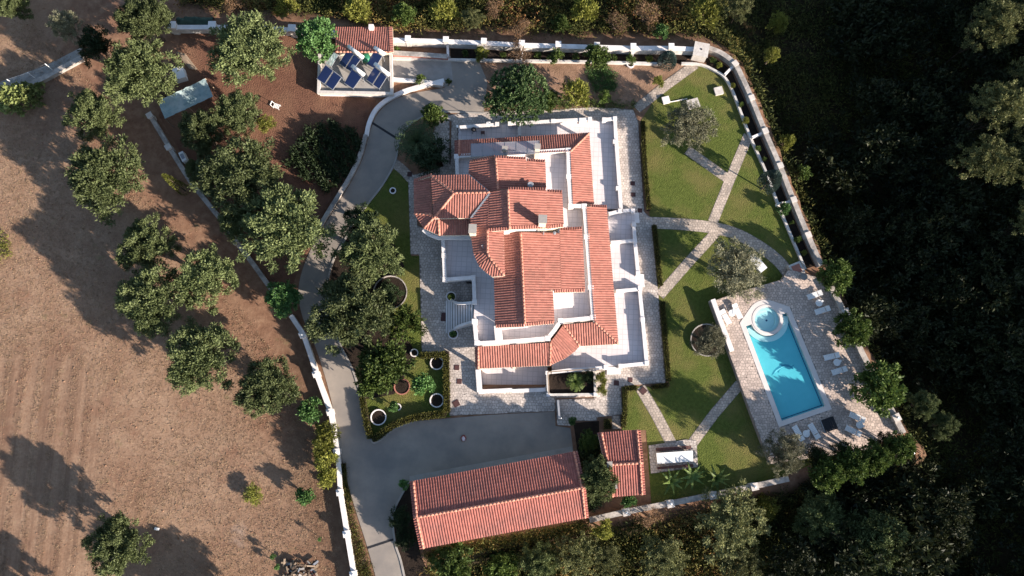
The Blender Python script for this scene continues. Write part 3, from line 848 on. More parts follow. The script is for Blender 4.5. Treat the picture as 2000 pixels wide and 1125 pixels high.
wall_thing('short pink wall of the ramp by the utility building', [(770, 110), (820, 113), (876, 117)], .5, .9, 'terracotta', group='retaining walls', z0=-.4, name='retaining_wall')
wall_thing('pale low wall with a shrub beside the utility yard', [(768, 158), (820, 162), (866, 168)], .34, .5, 'wallwhite', group='retaining walls', z0=-.4, name='retaining_wall')
wall_thing('pale low field wall by the leafy vine on the far left', [(-60, 205), (20, 182), (88, 158), (165, 116)], .55, .6, 'concrete', group='retaining walls', z0=-.4, name='field_wall')
sheet('track', [(-80, 205), (-80, 190), (0, 160), (90, 128), (160, 92), (165, 112), (88, 152), (20, 178)], .02, 'concrete', 'narrow grey track along the field wall')
t = thing('wire_fence', P(60, 150), 'thin wire fence with pale posts beside the field wall', 'fence')
posts = [P(32, 168), P(72, 155), P(105, 138)]
for p in posts:
    b = MB(); b.tube(p, p + Vector((0, 0, 1.9)), .05, .05, 6); b.build('post', 'white', t)
b = MB()
for h in (.5, 1.0, 1.5, 1.85):
    for p, q in zip(posts[:-1], posts[1:]): b.tube(p + Vector((0, 0, h)), q + Vector((0, 0, h)), .008, .008, 4, False)
b.build('wire', 'steel', t)
# gate block at the north-east corner
p = P(1364, 108)
t = thing('gate_block', p, 'square white stone block at the north-east wall corner', 'wall block')
b = MB(); b.box(p, 1.75, 1.75, 1.5, math.radians(-12)); b.build('block', 'pillarcap', t)
b = MB(); b.box(p + Vector((0, 0, 1.502)), 1.9, 1.9, .1, math.radians(-12)); sl_ = b.build('slab', 'pillarcap', t)
b = MB(); b.lathe(p + Vector((0, 0, 1.604)), [(.12, 0), (.12, .05), (0, .05)], 10); b.build('vent', 'black', sl_)

# ------------------------------------------------------------------ the villa
F1 = 2.2
c = P(1030, 470)
villa = thing('villa', (c.x, c.y, 0), 'large white villa with red tiled hip roofs and stepped terraces', 'house')
def vpoly(name, pts, z0, z1, mat, zpx):
    b = MB(); b.prism(PL(pts, zpx), z0, z1, .5); return b.build(name, mat, villa)
G = [(892, 306), (1050, 298), (1110, 294), (1114, 402), (1141, 403), (1146, 462), (1154, 561), (1158, 621), (1095, 627), (1070, 662), (930, 671), (925, 626), (927, 590), (926, 541), (868, 546), (866, 464), (857, 461), (829, 447), (813, 420), (811, 354), (845, 346), (894, 342)]
vpoly('wall', G, -1.5, F1 - .05, 'stucco', F1)
vpoly('terrace_floor', G, F1 - .05, F1, 'terrace', F1)
# upper roofs
def slope(pts, ins=0.5, z0=F1, mat='tile', wall='stucco', body=True, seed=0):
    q = px3(pts)
    o = tiles('roof_slope', q, mat, villa, seed=seed)
    if body: mass(q, ins, z0, wall, villa)
    return q
# block A (upper left of the ridge group)
slope([(917, 318, 7.05), (968, 308, 8.0), (973, 373, 8.0), (957, 377, 7.75), (915, 341, 7.03)], [.5, 0, 0, 0, .6], seed=1)
slope([(968, 308, 8.0), (1028, 312, 6.95), (1029, 366, 6.95), (973, 371, 8.0)], [.5, 0, 0, 0], seed=2)
slope([(1028, 315, 6.85), (1065, 317, 6.2), (1067, 368, 6.2), (1029, 368, 6.85)], [.5, .5, 0, 0], seed=3)
# block B
slope([(973, 372, 8.67), (992, 370, 9.0), (995, 447, 9.0), (952, 450, 8.27), (956, 377, 8.35)], [0, 0, .1, 0, 0], seed=4)
slope([(957, 377, 8.37), (953, 450, 8.27), (920, 465, 7.7), (919, 426, 7.7)], [0, 0, .9, 0], seed=4)
slope([(992, 370, 9.0), (1067, 371, 7.72), (1069, 442, 7.72), (995, 444, 9.0)], [.4, 0, .1, 0], seed=5)
slope([(1067, 374, 7.6), (1098, 376, 7.1), (1101, 438, 7.1), (1069, 442, 7.6)], [.4, .5, .1, 0], wall='cream', seed=6)
# fan with the small pink slope
fan = [(920, 464), (922, 480), (925, 496), (933, 517), (948, 531), (962, 540), (984, 540)]
rz = [(952, 450, 8.27), (952, 495, 8.27), (961, 510, 8.1), (984, 538, 7.65)]
slope([(920, 463, 7.7), (952, 449, 8.27), (952, 495, 8.27), (925, 496, 7.75)], [0, 0, 0, .9], seed=7)
slope([(925, 496, 7.75), (952, 495, 8.27), (957, 503, 8.18), (935, 519, 7.7)], [0, 0, 0, .9], seed=8)
slope([(935, 519, 7.7), (957, 503, 8.18), (966, 516, 8.0), (949, 532, 7.65)], [0, 0, 0, .9], seed=9)
slope([(949, 532, 7.65), (966, 516, 8.0), (984, 539, 7.62), (962, 541, 7.6)], [0, 0, .6, .7], seed=9)
slope([(952, 449, 8.27), (984, 447, 7.72), (986, 539, 7.62), (966, 516, 8.0), (957, 503, 8.18), (952, 495, 8.27)], [.4, .4, .3, 0, 0, 0], seed=10)
# block D, the long hall roof
slope([(985, 453, 6.02), (1016.7, 453, 6.6), (1021, 541, 6.6), (984, 541, 5.95)], [0, 0, 0, 0], mat='tile', seed=11)
slope([(965, 541, 5.55), (1021, 541, 6.6), (1025, 633, 6.6), (967, 635, 5.55)], [.3, 0, .5, .5], mat='tile', seed=11)
slope([(1016.7, 453, 6.6), (1093, 455, 5.35), (1096, 566, 5.35), (1022, 568, 6.6)], [0, 0, 0, 0], seed=12)
slope([(1093, 449, 5.35), (1137, 447, 4.6), (1143, 565, 4.6), (1096, 566, 5.35)], [.4, .5, .5, 0], seed=13)
slope([(1022, 568, 6.6), (1080, 568, 5.62), (1083, 628, 5.6), (1025, 633, 6.6)], [0, .5, .5, 0], seed=14)
# block C, west wing
slope([(842, 343, 7.5), (887, 377, 8.35), (847, 427, 7.5)], [0, 0, .5], seed=15)
slope([(842, 343, 7.5), (915, 341, 7.5), (957, 376, 8.35), (887, 377, 8.35)], [.5, 0, 0, 0], seed=16)
slope([(847, 427, 7.5), (887, 377, 8.35), (957, 376, 8.35), (920, 426, 7.6)], [0, 0, 0, .5], seed=17)
# lower west tier
slope([(808, 354, 6.2), (842, 347, 6.9), (845, 418, 6.9), (809, 418, 6.2)], [.4, 0, 0, .6], seed=18)
slope([(809, 418, 6.2), (845, 419, 6.9), (846, 427, 6.9), (828, 446, 6.2)], [0, 0, 0, .6], seed=19)
slope([(828, 446, 6.2), (846, 427, 6.9), (856, 428, 6.9), (858, 460, 6.2)], [0, 0, 0, .6], seed=20)
slope([(856, 428, 6.9), (919, 427, 6.9), (918, 459, 6.2), (858, 460, 6.2)], [0, 0, .5, 0], seed=21)
ridge(px3([(968, 308, 8.0), (973, 372, 8.0)]), villa)
ridge(px3([(992, 370, 9.0), (995, 447, 9.0)]), villa)
ridge(px3([(1017, 456, 6.6), (1025, 633, 6.6)]), villa)
ridge(px3([(887, 377, 8.35), (957, 376, 8.35)]), villa)
ridge(px3([(842, 343, 7.5), (887, 377, 8.35), (847, 427, 7.5)]), villa)
ridge(px3([(952, 449, 8.27), (952, 495, 8.27), (961, 510, 8.1), (985, 539, 7.65)]), villa)
ridge(px3([(809, 418, 6.22), (845, 419, 6.9)]), villa); ridge(px3([(828, 446, 6.22), (846, 427, 6.9)]), villa); ridge(px3([(858, 460, 6.22), (856, 428, 6.9)]), villa)
# valleys
b = MB()
for a, e in (((915, 341, 7.12), (957, 377, 8.42)), ((920, 426, 7.75), (957, 377, 8.42))):
    b.bar(P(*a), P(*e), .22, .06)
b.build('valley_gutter', 'steel', villa)
# verges: a row of end tiles along each gable
def verge(a, e, out, w=.34, drop=.16, mat='tile', parent=villa):
    A, E = P(*a), P(*e)
    O = Vector((out[0], out[1], 0)).normalized() * w
    q = [A, E, E + O - Vector((0, 0, drop)), A + O - Vector((0, 0, drop))]
    return tiles('verge_tiles', [v + Vector((0, 0, .06)) for v in q], mat, parent, row=.5, amp=.09, fall=O - Vector((0, 0, drop)))
for a, e, o in (((995, 442, 9.0), (1069, 440, 7.72), (0, -1)), ((1069, 441, 7.6), (1100, 437, 7.1), (0, -1)), ((953, 446, 8.3), (994, 443, 8.98), (0, -1)),
                ((1025, 631, 6.6), (1082, 626, 5.62), (0, -1)), ((968, 634, 5.55), (1024, 632, 6.58), (0, -1)), ((1082, 566, 5.55), (1142, 564, 4.6), (0, -1)),
                ((917, 318, 7.05), (967, 308, 8.0), (0, 1)), ((969, 309, 8.0), (1027, 312, 6.95), (0, 1)), ((1029, 315, 6.85), (1065, 317, 6.2), (0, 1)),
                ((993, 371, 9.0), (1066, 372, 7.72), (0, 1)), ((1068, 375, 7.6), (1098, 377, 7.1), (0, 1)), ((1094, 450, 5.35), (1137, 448, 4.6), (0, 1)), ((843, 344, 7.5), (808, 355, 6.2), (0, 1))):
    verge(a, e, o)
# porch roofs (pent) round the ground floor
PZ0, PZ1 = 2.15, 3.05
def pent(pts, mat='tile', seed=30):
    q = px3(pts); tiles('porch_roof', q, mat, villa, seed=seed); return q
pent([(896, 274, PZ0), (1020, 267, PZ0), (1020, 300, PZ1), (897, 304, PZ1)], 'tile', 31)
pent([(1020, 267, PZ0), (1151, 259, PZ0), (1114, 296, PZ1), (1020, 300, PZ1)], 'tile', 32)
pent([(888, 274, PZ0 - .1), (896, 274, PZ0 + .25), (897, 304, PZ0 + .3), (888, 304, PZ0 - .1)], 'tile', 33)
pent([(1114, 296, PZ1), (1151, 260, PZ0), (1160, 398, PZ0), (1119, 399, PZ1)], seed=34)
pent([(1145, 404, PZ1), (1185, 405, PZ0), (1208, 672, PZ0), (1161, 629, PZ1)], seed=35)
pent([(1100, 634, PZ1), (1161, 629, PZ1), (1208, 672, PZ0), (1132, 676, PZ0)], seed=36)
pent([(1100, 634, PZ1), (1132, 676, PZ0), (1122, 687, PZ0), (1088, 651, PZ1)], seed=37)
pent([(1088, 651, PZ1), (1122, 687, PZ0), (1104, 700, PZ0), (1075, 668, PZ1)], seed=38)
pent([(1075, 668, PZ1), (1104, 700, PZ0), (1074, 714, PZ0)], seed=39)
pent([(934, 677, PZ1), (1075, 669, PZ1), (1074, 714, PZ0), (934, 720, PZ0)], seed=40)
pent([(928, 678, PZ0 + .2), (934, 677, PZ1 - .1), (934, 720, PZ0), (928, 719, PZ0 - .2)], seed=41)
ridge(px3([(1114, 296, PZ1), (1151, 260, PZ0)]), villa); ridge(px3([(1161, 629, PZ1), (1208, 672, PZ0)]), villa)
ridge(px3([(1100, 634, PZ1), (1132, 676, PZ0)]), villa); ridge(px3([(1075, 669, PZ1), (1074, 714, PZ0)]), villa); ridge(px3([(934, 677, PZ1), (934, 720, PZ0)]), villa); ridge(px3([(897, 274, PZ0 + .1), (897, 304, PZ1)]), villa)
for p, q in (((1151, 404, PZ1), (1185, 406, PZ0)),):
    verge(p, q, (0, 1))
# porch columns
for px, py in ((900, 274), (960, 271), (1020, 268), (1085, 264), (1146, 264), (1152, 310), (1156, 355), (1158, 394), (1181, 410), (1186, 470), (1192, 530), (1197, 568), (1201, 625), (1203, 668), (1135, 672), (1073, 710), (1004, 714), (937, 716)):
    p = P(px, py, PZ0 - .2)
    b = MB(); b.box((p.x, p.y, -1.1), .34, .34, PZ0 - .24 + 1.1, 0, .5); b.build('column', 'cream', villa)
# ground-floor terraces and their parapets
TZ = 0.22
def terrace(pts, z=TZ, mat='terrace'):
    b = MB(); b.prism(PL(pts, z), -1.2, z, .5); return b.build('terrace_floor', mat, villa)
terrace([(895, 250), (1014, 241), (1150, 235), (1199, 238), (1215, 408), (1150, 408), (1140, 300), (895, 312)])
terrace([(1150, 410), (1212, 414), (1238, 414), (1263, 709), (1183, 716), (1079, 722), (1075, 690), (1160, 640)])
terrace([(868, 466), (926, 466), (940, 541), (869, 546)], F1 - .004)
terrace([(936, 690), (1070, 682), (1068, 762), (938, 766)], -1.0)
PAR = 'stucco'
def parapet(pts, z0, h, w=.30, pillars=(), pw=.5, ph=.18, cap=True, mat=PAR, pmat='cap'):
    line = PL(pts, z0 + h)
    b = MB(); b.wallline(line, w, z0, z0 + h); o = b.build('parapet', mat, villa)
    b = MB(); b.wallline(line, w + .14, z0 + h + .002, z0 + h + .09); b.build('coping', 'cap', o)
    for x, y in pillars:
        p = P(x, y, z0 + h)
        b = MB(); b.box((p.x, p.y, z0), pw, pw, h + ph, 0, .5); b.build('pillar', pmat, o)
    return o
parapet([(898, 249), (950, 245), (970, 244)], TZ, .62, .3, [(971, 243)])
parapet([(996, 242), (1014, 241), (1080, 237), (1152, 233)], TZ, .62, .3, [(996, 242), (1014, 241), (1080, 237), (1135, 235), (1152, 233)])
parapet([(1014, 242), (1015, 265)], TZ, .62, .28)
parapet([(1180, 234), (1201, 232), (1203, 270), (1208, 340), (1213, 411), (1207, 412)], TZ, .62, .3, [(1180, 234), (1201, 232), (1201, 277), (1207, 368), (1211, 412)])
parapet([(1189, 418), (1212, 412), (1234, 411)], TZ, .62, .28, [(1236, 412)])
parapet([(1238, 440), (1240, 470), (1246, 533)], TZ, .62, .3, [(1238, 439), (1240, 470), (1246, 534)])
parapet([(1249, 563), (1255, 623), (1263, 710), (1213, 715)], TZ, .62, .3, [(1250, 563), (1255, 624), (1263, 709), (1212, 715)])
parapet([(1193, 474), (1239, 470)], TZ, .62, .28)
parapet([(1203, 569), (1248, 565)], TZ, .62, .28)
parapet([(1183, 717), (1170, 719), (1120, 722), (1078, 727)], TZ, .9, .25, [(1183, 717)])
# sunken entrance parapets
parapet([(934, 722), (937, 766)], -1.0, 1.75, .5)
parapet([(939, 765), (1000, 762)], -1.0, 1.5, .35, [(939, 765)])
parapet([(1000, 764), (1066, 761)], -1.0, 1.25, .3)
# gate steps in the east parapet gaps
for pts in ([(1236, 416), (1247, 416), (1249, 436), (1238, 436)], [(1248, 536), (1257, 536), (1259, 561), (1250, 561)], [(1185, 717), (1211, 716), (1212, 731), (1185, 732)]):
    b = MB(); b.prism(PL(pts), -.2, .17, .5); b.build('step', 'cap', villa)
# first-floor parapets
parapet([(892, 310), (892, 305), (1050, 297), (1110, 293), (1111, 345), (1115, 402), (1141, 403), (1146, 462), (1154, 561), (1159, 621), (1095, 627), (1083, 645), (1070, 661), (1000, 667), (931, 671), (927, 628)], F1, .72, .34,
        [(892, 306), (1110, 294), (1111, 345), (1115, 402), (1141, 403), (1146, 462), (1154, 561), (1158, 620), (1095, 627), (1070, 661), (932, 670), (927, 628)], .62, .12)
parapet([(927, 589), (925, 542), (869, 546), (867, 498), (865, 466)], F1, .75, .30, [(927, 589), (924, 542), (869, 546), (867, 499)], .55, .12)
parapet([(892, 308), (893, 341)], F1, .7, .28)
# low inner wall and cornice of the west tier
b = MB(); b.wallline(PL([(972, 636), (975, 664)], F1 + .9), .9, F1, F1 + .9); b.build('inner_wall', 'stucco', villa)
b = MB(); b.wallline(PL(curve([(826, 449), (838, 458), (856, 465)], 3) + [(918, 464)], 5.2), .35, 4.9, 5.2); b.build('cornice', 'cap', villa)
# chimneys
def chimney(x, y, zb, zt, w=.72, d=.62):
    p = P(x, y, zt)
    b = MB(); b.box((p.x, p.y, zb), w, d, zt - zb, math.radians(-3), .5); o = b.build('chimney', 'cream', villa)
    b = MB(); b.box((p.x, p.y, zt + .002), w + .16, d + .16, .12, math.radians(-3), .5); b.build('chimney_cap', 'concrete', o)
chimney(1060, 428, 6.5, 9.9, .8, .8); chimney(923, 447, 6.0, 9.3, .72, .9)
chimney(1050, 286, F1, 6.6, .55, .5); chimney(986, 290, F1, 6.0, .5, .4)
# glazed canopy over the north balcony
cp = px3([(920, 281, 5.2), (1053, 275, 5.2), (1053, 299, 5.6), (920, 306, 5.6)])
b = MB()
for k in range(6):
    a = k / 6 + .004; e = (k + 1) / 6 - .004
    q = [cp[0].lerp(cp[1], a), cp[0].lerp(cp[1], e), cp[3].lerp(cp[2], e), cp[3].lerp(cp[2], a)]
    bb = MB(); bb.add(q + [v + Vector((0, 0, .015)) for v in q], [[3, 2, 1, 0], [4, 5, 6, 7], [0, 1, 5, 4], [1, 2, 6, 5], [2, 3, 7, 6], [3, 0, 4, 7]], .5)
    bb.build('canopy_pane', 'canopyglass', villa)
for k in range(7):
    a = k / 6
    b.bar(cp[0].lerp(cp[1], a), cp[3].lerp(cp[2], a), .05, .08)
b.bar(cp[0], cp[1], .05, .08); b.bar(cp[3], cp[2], .05, .08)
for k in (0, 3, 6):
    q = cp[0].lerp(cp[1], k / 6); b.tube(q, Vector((q.x, q.y, F1)), .04, .04, 6)
b.build('canopy_frame', 'steel', villa)
# outside stair: twelve treads flaring towards the bottom
st = [(925, 591, 626), (920, 591, 628), (915, 592, 629), (910, 592, 630), (905, 592, 631), (900, 591, 633), (895, 590, 636), (890, 588, 639), (885, 586, 642), (880, 585, 645), (875.5, 585, 648), (871, 587, 650)]
for i in range(11):
    (x0, a0, c0), (x1, a1, c1) = st[i], st[i + 1]
    z = F1 - .18 * (i + 1)
    q = [P(x1, a1, z), P(x0 + 1, a0, z), P(x0 + 1, c0, z), P(x1, c1, z)]
    b = MB(); b.prism(q, -.1, z, .5); o = b.build('stair_step', 'concrete', villa)
    b = MB(); b.bar(q[0] + Vector((.09, 0, .012)), q[3] + Vector((.09, 0, .012)), .19, .03); b.build('nosing', 'cap', o)
for pts, nm in ((curve([(926, 590), (905, 592), (890, 591), (880, 584)], 4), 0), (curve([(926, 627), (905, 633), (890, 640), (880, 650)], 4), 1)):
    n = len(pts)
    zs = [F1 + .55 - (F1 - .1) * i / (n - 1) for i in range(n)]
    line = [P(x, y, z) for (x, y), z in zip(pts, zs)]
    b = MB(); b.wallline(line, .28, -.1, zs); b.build('stair_wall', 'cap', villa)
# doors, windows, small wall details on the faces the camera can see
def wallbox(name, x, y, z, w, h, d, mat, rot=0):
    p = P(x, y, z); b = MB(); b.box((p.x, p.y, z), w, d, h, rot, .5); return b.build(name, mat, villa)
p1, p2 = P(1062, 449, 7.0), P(1062, 458, 5.7)
b = MB(); b.tube((p1.x, p1.y - .25, 7.0), (p1.x, p1.y - .25, 5.6), .06, .06, 8); b.build('drain_pipe', 'steel', villa)
b = MB(); p = P(1083, 452, 6.6); b.lathe((p.x, p.y - .2, 6.5), [(.18, 0), (.18, .3), (0, .34)], 10); b.build('vent', 'steel', villa)
b = MB(); p = P(1036, 360, 7.6); b.lathe((p.x, p.y, 6.9), [(.06, 0), (.06, .5), (.38, .62), (.30, .74), (0, .7)], 14); b.build('satellite_dish', 'steel', villa)
# ground-level lamp and roof hatches
# ------------------------------------------------------------------ garage, shed, utility building
def gable_house(name, label, tl, tr, rl, rr, bl, br, ze, zr, mat, z0=-1.0, vw=1.0, wall='cream'):
    """pixel corners: top eave, ridge, bottom eave (left, right)"""
    c = P((tl[0] + br[0]) / 2, (tl[1] + br[1]) / 2)
    t = thing(name, (c.x, c.y, 0), label, 'building')
    A, B = P(*tl, ze), P(*tr, ze); R1, R2 = P(*rl, zr), P(*rr, zr); C, D = P(*bl, ze), P(*br, ze)
    for q in ([A, B, R2, R1], [R1, R2, D, C]):
        tiles('roof_slope', q, mat, t, seed=int(q[0].x))
        mass(q, [.55 if q[0] is A else 0, .55, 0 if q[0] is A else .55, .55], z0, wall, t)
    ridge([R1, R2], t, .15)
    u = (B - A).normalized()
    for p, q, s in ((B, R2, 1), (R2, D, 1), (R1, A, -1), (C, R1, -1)):
        o = u * (.55 * s * vw)
        z = Vector((0, 0, .07))
        pp, qq = p - o * .45, q - o * .45
        quad = [pp + z, qq + z, qq + o * .75 + z * .1, pp + o * .75 + z * .1]
        tiles('verge_tiles', quad, mat, t, row=.5, amp=.08, fall=o * 1.0 - Vector((0, 0, .25)))
        bb = MB()
        k = max(1, int((q - p).length / .42))
        for i in range(k):
            bb.tube((pp + z * 1.6).lerp(qq + z * 1.6, i / k), (pp + z * 1.6).lerp(qq + z * 1.6, min(1, (i + 1.1) / k)), .13, .11, 7)
        bb.build('verge_cap', 'ridge', t, True)
    return t
ga = gable_house('garage', 'long red tiled garage with a gable roof below the asphalt court', (803, 940), (1125, 881), (810, 1011), (1141, 952), (823, 1072), (1147, 1011), 4.1, 5.3, 'tile_dark')
sh = gable_house('shed', 'small red tiled shed between the garage and the picnic table', (1170, 845), (1248, 839), (1184, 908), (1254, 904), (1192, 971), (1258, 966), 3.2, 4.0, 'tile_dark')
for x, y in ((1191, 907), (1200, 949)):
    p = P(x, y, 4.3); b = MB(); b.box((p.x, p.y, 2.5), .5, .5, 1.75, .1, .5); o = b.build('chimney', 'cap', sh)
    b = MB(); b.box((p.x, p.y, 4.252), .62, .62, .1, .1, .5); b.build('chimney_cap', 'concrete', o)
# shed door path side window frames (south-facing vents stay hidden under the eaves)
c = P(695, 130)
ut = thing('utility_building', (c.x, c.y, 0), 'flat topped utility building with solar heaters and a small red roof', 'building')
UZ = 1.0
out = PL([(622, 181), (766, 184), (764, 103), (626, 105)], UZ)
b = MB(); b.prism(out, -1, UZ - .15, .5); b.build('wall', 'stucco', ut)
b = MB(); b.prism(inset_poly(out, .15), UZ - .16, UZ - .1, .5); b.build('flat_roof', 'concrete', ut)
line = PL([(624, 105), (622, 179), (765, 182), (763, 103)], UZ + .35)
b = MB(); b.wallline(line, .36, UZ - .2, UZ + .35); b.build('parapet', 'pillarcap', ut)
q = px3([(655, 53, 1.5), (762, 53, 1.5), (764, 102, 2.5), (655, 101, 2.5)])
tiles('roof_slope', q, 'tile', ut, seed=77); mass(q, .3, -1, 'cream', ut)
ridge([q[3], q[2]], ut)
z = Vector((0, 0, .07)); o = Vector((.5, 0, 0))
tiles('verge_tiles', [q[1] - o * .3 + z, q[2] - o * .3 + z, q[2] + o * .6, q[1] + o * .6], 'tile', ut, row=.5, fall=Vector((1, 0, -.2)))
p = P(725, 53, 2.0); b = MB(); b.box((p.x, p.y, 1.4), .6, .6, .8, 0, .5); b.build('chimney', 'cap', ut)

# solar water heaters: 2 flat collectors on a sloping frame, tank along the upper edge
def heater(tag_label, pts, zl, zh, n, tank=True, mat='collector'):
    """pts: 4 px corners: upper-left, upper-right, lower-right, lower-left of the collector field"""
    A, B = P(*pts[0], zh), P(*pts[1], zh); C, D = P(*pts[2], zl), P(*pts[3], zl)
    c = (A + B + C + D) / 4
    A, B, C, D = (c + (v - c) * 1.10 for v in (A, B, C, D))
    t = thing('solar_water_heater', (c.x, c.y, UZ - .1), tag_label, 'solar heater', 'solar water heaters on the flat roof')
    nn = (B - A).cross(D - A).normalized()
    if nn.z < 0: nn = -nn
    for i in range(n):
        a0, a1 = i / n + .02, (i + 1) / n - .02
        q = [A.lerp(B, a0), A.lerp(B, a1), D.lerp(C, a1), D.lerp(C, a0)]
        b = MB()
        b.add(q + [v - nn * .09 for v in q], [[0, 1, 2, 3], [7, 6, 5, 4], [4, 5, 1, 0], [5, 6, 2, 1], [6, 7, 3, 2], [7, 4, 0, 3]], .5)
        pn = b.build('collector_frame', 'steel', t)
        m = sum(q, Vector()) / 4
        g = [m + (v - m) * .93 + nn * .012 for v in q]
        b = MB(); b.add(g, [[0, 1, 2, 3]] if (g[1] - g[0]).cross(g[2] - g[0]).z > 0 else [[3, 2, 1, 0]], .5); b.build('glass_panel', mat, pn)
    b = MB()
    for p in (A, B):
        b.tube(p - nn * .1, Vector((p.x, p.y, UZ - .1)), .03, .03, 5)
    for p in (C, D):
        b.tube(p - nn * .1, Vector((p.x, p.y, UZ - .1)), .03, .03, 5)
    b.build('stand', 'steel', t)
    if tank:
        u = (B - A).normalized(); up = ((A - D).normalized())
        k = (A + B) / 2 + up * .36 + nn * .06
        hl = (B - A).length / 2 + .12
        b = MB(); b.tube(k - u * hl, k + u * hl, .24, .24, 14); o = b.build('tank', 'white', t, True)
        for s in (-.6, .6):
            b = MB(); b.tube(k + u * hl * s - u * .03, k + u * hl * s + u * .03, .25, .25, 14); b.build('strap', 'steel', o)
    return t
def zz(ox, oy): return (580 + ox / 3.75, 20 + oy / 3.75)
heater('blue two panel solar heater without a tank at the roof corner', [zz(210, 405), zz(322, 492), zz(262, 578), zz(150, 500)], 1.4, 2.3, 2, False)
heater('two panel solar heater beside the small green tank', [zz(372, 292), zz(462, 362), zz(398, 448), zz(312, 388)], 1.5, 2.5, 2)
heater('narrow single panel solar heater nearest the red roof', [zz(565, 300), zz(622, 338), zz(572, 425), zz(512, 390)], 1.5, 2.5, 1)
heater('dull single panel solar heater in the middle of the flat roof', [zz(402, 436), zz(472, 490), zz(412, 572), zz(350, 532)], 1.4, 2.4, 1)
heater('two panel solar heater with a white tank by the east parapet', [zz(568, 420), zz(655, 488), zz(602, 572), zz(512, 508)], 1.4, 2.4, 2)
heater('pale green single panel half hidden under the round tree', [zz(268, 312), zz(300, 330), zz(252, 412), zz(212, 386)], 1.4, 2.2, 1, False, 'tarp')
t = thing('water_tank', P(713, 113, 1.5), 'small round green water tank between the solar heaters', 'tank')
p = P(714, 113, 1.7); b = MB(); b.lathe((p.x, p.y, 1.2), [(.6, 0), (.62, .7), (.55, .85), (.2, .95), (0, .95)], 18); b.build('tank', 'greentank', t, True)
b = MB(); b.lathe((p.x, p.y, 2.152), [(.18, 0), (.18, .08), (0, .08)], 12); b.build('lid', 'greentank', t)

# ------------------------------------------------------------------ pool
DZ = 0.9
deck_px = [(1387, 590), (1440, 571), (1527, 546), (1540, 526), (1565, 532), (1592, 540), (1617, 562), (1645, 608), (1680, 682), (1720, 765), (1757, 846), (1690, 880), (1505, 906), (1490, 869), (1464, 800), (1425, 692)]
pool_px = [(1457, 637), (1537, 611), (1612, 793), (1527, 822)]
deck_w = PL(deck_px, DZ)
pool_w = PL(pool_px, DZ)
tc = P(1498, 624, DZ); TR = 1.95
def ring(c, r, n=32): return [Vector((c.x + r * math.cos(2 * math.pi * i / n), c.y + r * math.sin(2 * math.pi * i / n), 0)) for i in range(n)]
# union outline of coping: pool rectangle grown, kept simple: hole for the stones = grown rectangle
cope_w = inset_poly(pool_w, -.58)
# deck hole is the pool plus the round tub seat, tub is set on the pool's upper end
import itertools
hole = cope_w
def convex_hull(pts):
    pts = sorted(set((round(p.x, 4), round(p.y, 4)) for p in pts))
    def half(ps):
        h = []
        for p in ps:
            while len(h) > 1 and (h[-1][0] - h[-2][0]) * (p[1] - h[-2][1]) - (h[-1][1] - h[-2][1]) * (p[0] - h[-2][0]) <= 0: h.pop()
            h.append(p)
        return h
    a, b = half(pts), half(pts[::-1])
    return [Vector((x, y, 0)) for x, y in a[:-1] + b[:-1]]
hole = convex_hull(cope_w + ring(tc, 2.4))
o = paving('pool_deck', deck_w, DZ - .012, 'deck', None, 0.37, [hole], seed=21, z0=-1.6)
tag(o, 'raised pink stone deck round the swimming pool', None, None, 'structure')
c = P(1535, 715, DZ)
pool = thing('swimming_pool', (c.x, c.y, 0), 'turquoise swimming pool with a round tub at one end', 'pool')
tub_in = ring(tc, 1.5)
# coping: hull minus (pool outside tub) minus tub; pool basin polygon = rectangle minus tub disc (rim radius)
RIM = 1.95
def clip_out(rect, c, r):
    """rectangle outline with the disc cut away (the disc crosses the first edge)"""
    A, B, C, D = [Vector((p.x, p.y, 0)) for p in rect]
    def hit(p, q):
        for i in range(201):
            x = p.lerp(q, i / 200)
            if (x - Vector((c.x, c.y, 0))).length > r: pass
        return None
    def first(p, q):
        n = 400
        for i in range(n + 1):
            x = p.lerp(q, i / n)
            if (x - Vector((c.x, c.y, 0))).length <= r: return x
        return None
    e1 = first(B, A); e0 = first(A, B)
    a1 = math.atan2(e1.y - c.y, e1.x - c.x); a0 = math.atan2(e0.y - c.y, e0.x - c.x)
    # go from e0 to e1 along the arc that lies inside the rectangle (towards the pool centre)
    m = (A + B + C + D) / 4
    am = math.atan2(m.y - c.y, m.x - c.x)
    def norm(x): return (x + math.pi) % (2 * math.pi) - math.pi
    d0, d1 = norm(am - a0), norm(a1 - am)
    if d0 * d1 < 0: d1 = d1 + math.copysign(2 * math.pi, d0) if abs(d1) < 3.2 else d1
    arc = []
    for i in range(25):
        a = a0 + (d0 + d1) * i / 24
        arc.append(Vector((c.x + r * math.cos(a), c.y + r * math.sin(a), 0)))
    return [A] + arc + [B, C, D]
basin = clip_out(pool_w, tc, RIM)
b = MB(); b.holed(hole, [basin, tub_in], DZ - .5, DZ + .02); b.build('coping', 'poolcope', pool)
DEPTH = 0.55
b = MB(); b.prism([p for p in basin], DZ - DEPTH - .3, DZ - DEPTH, .5); b.build('pool_floor', 'pooltile', pool)
b = MB(); b.wallline([Vector((p.x, p.y, 0)) for p in inset_poly(basin, -.11)], .2, DZ - DEPTH - .1, DZ - .02, True); b.build('pool_wall', 'pooltile', pool)
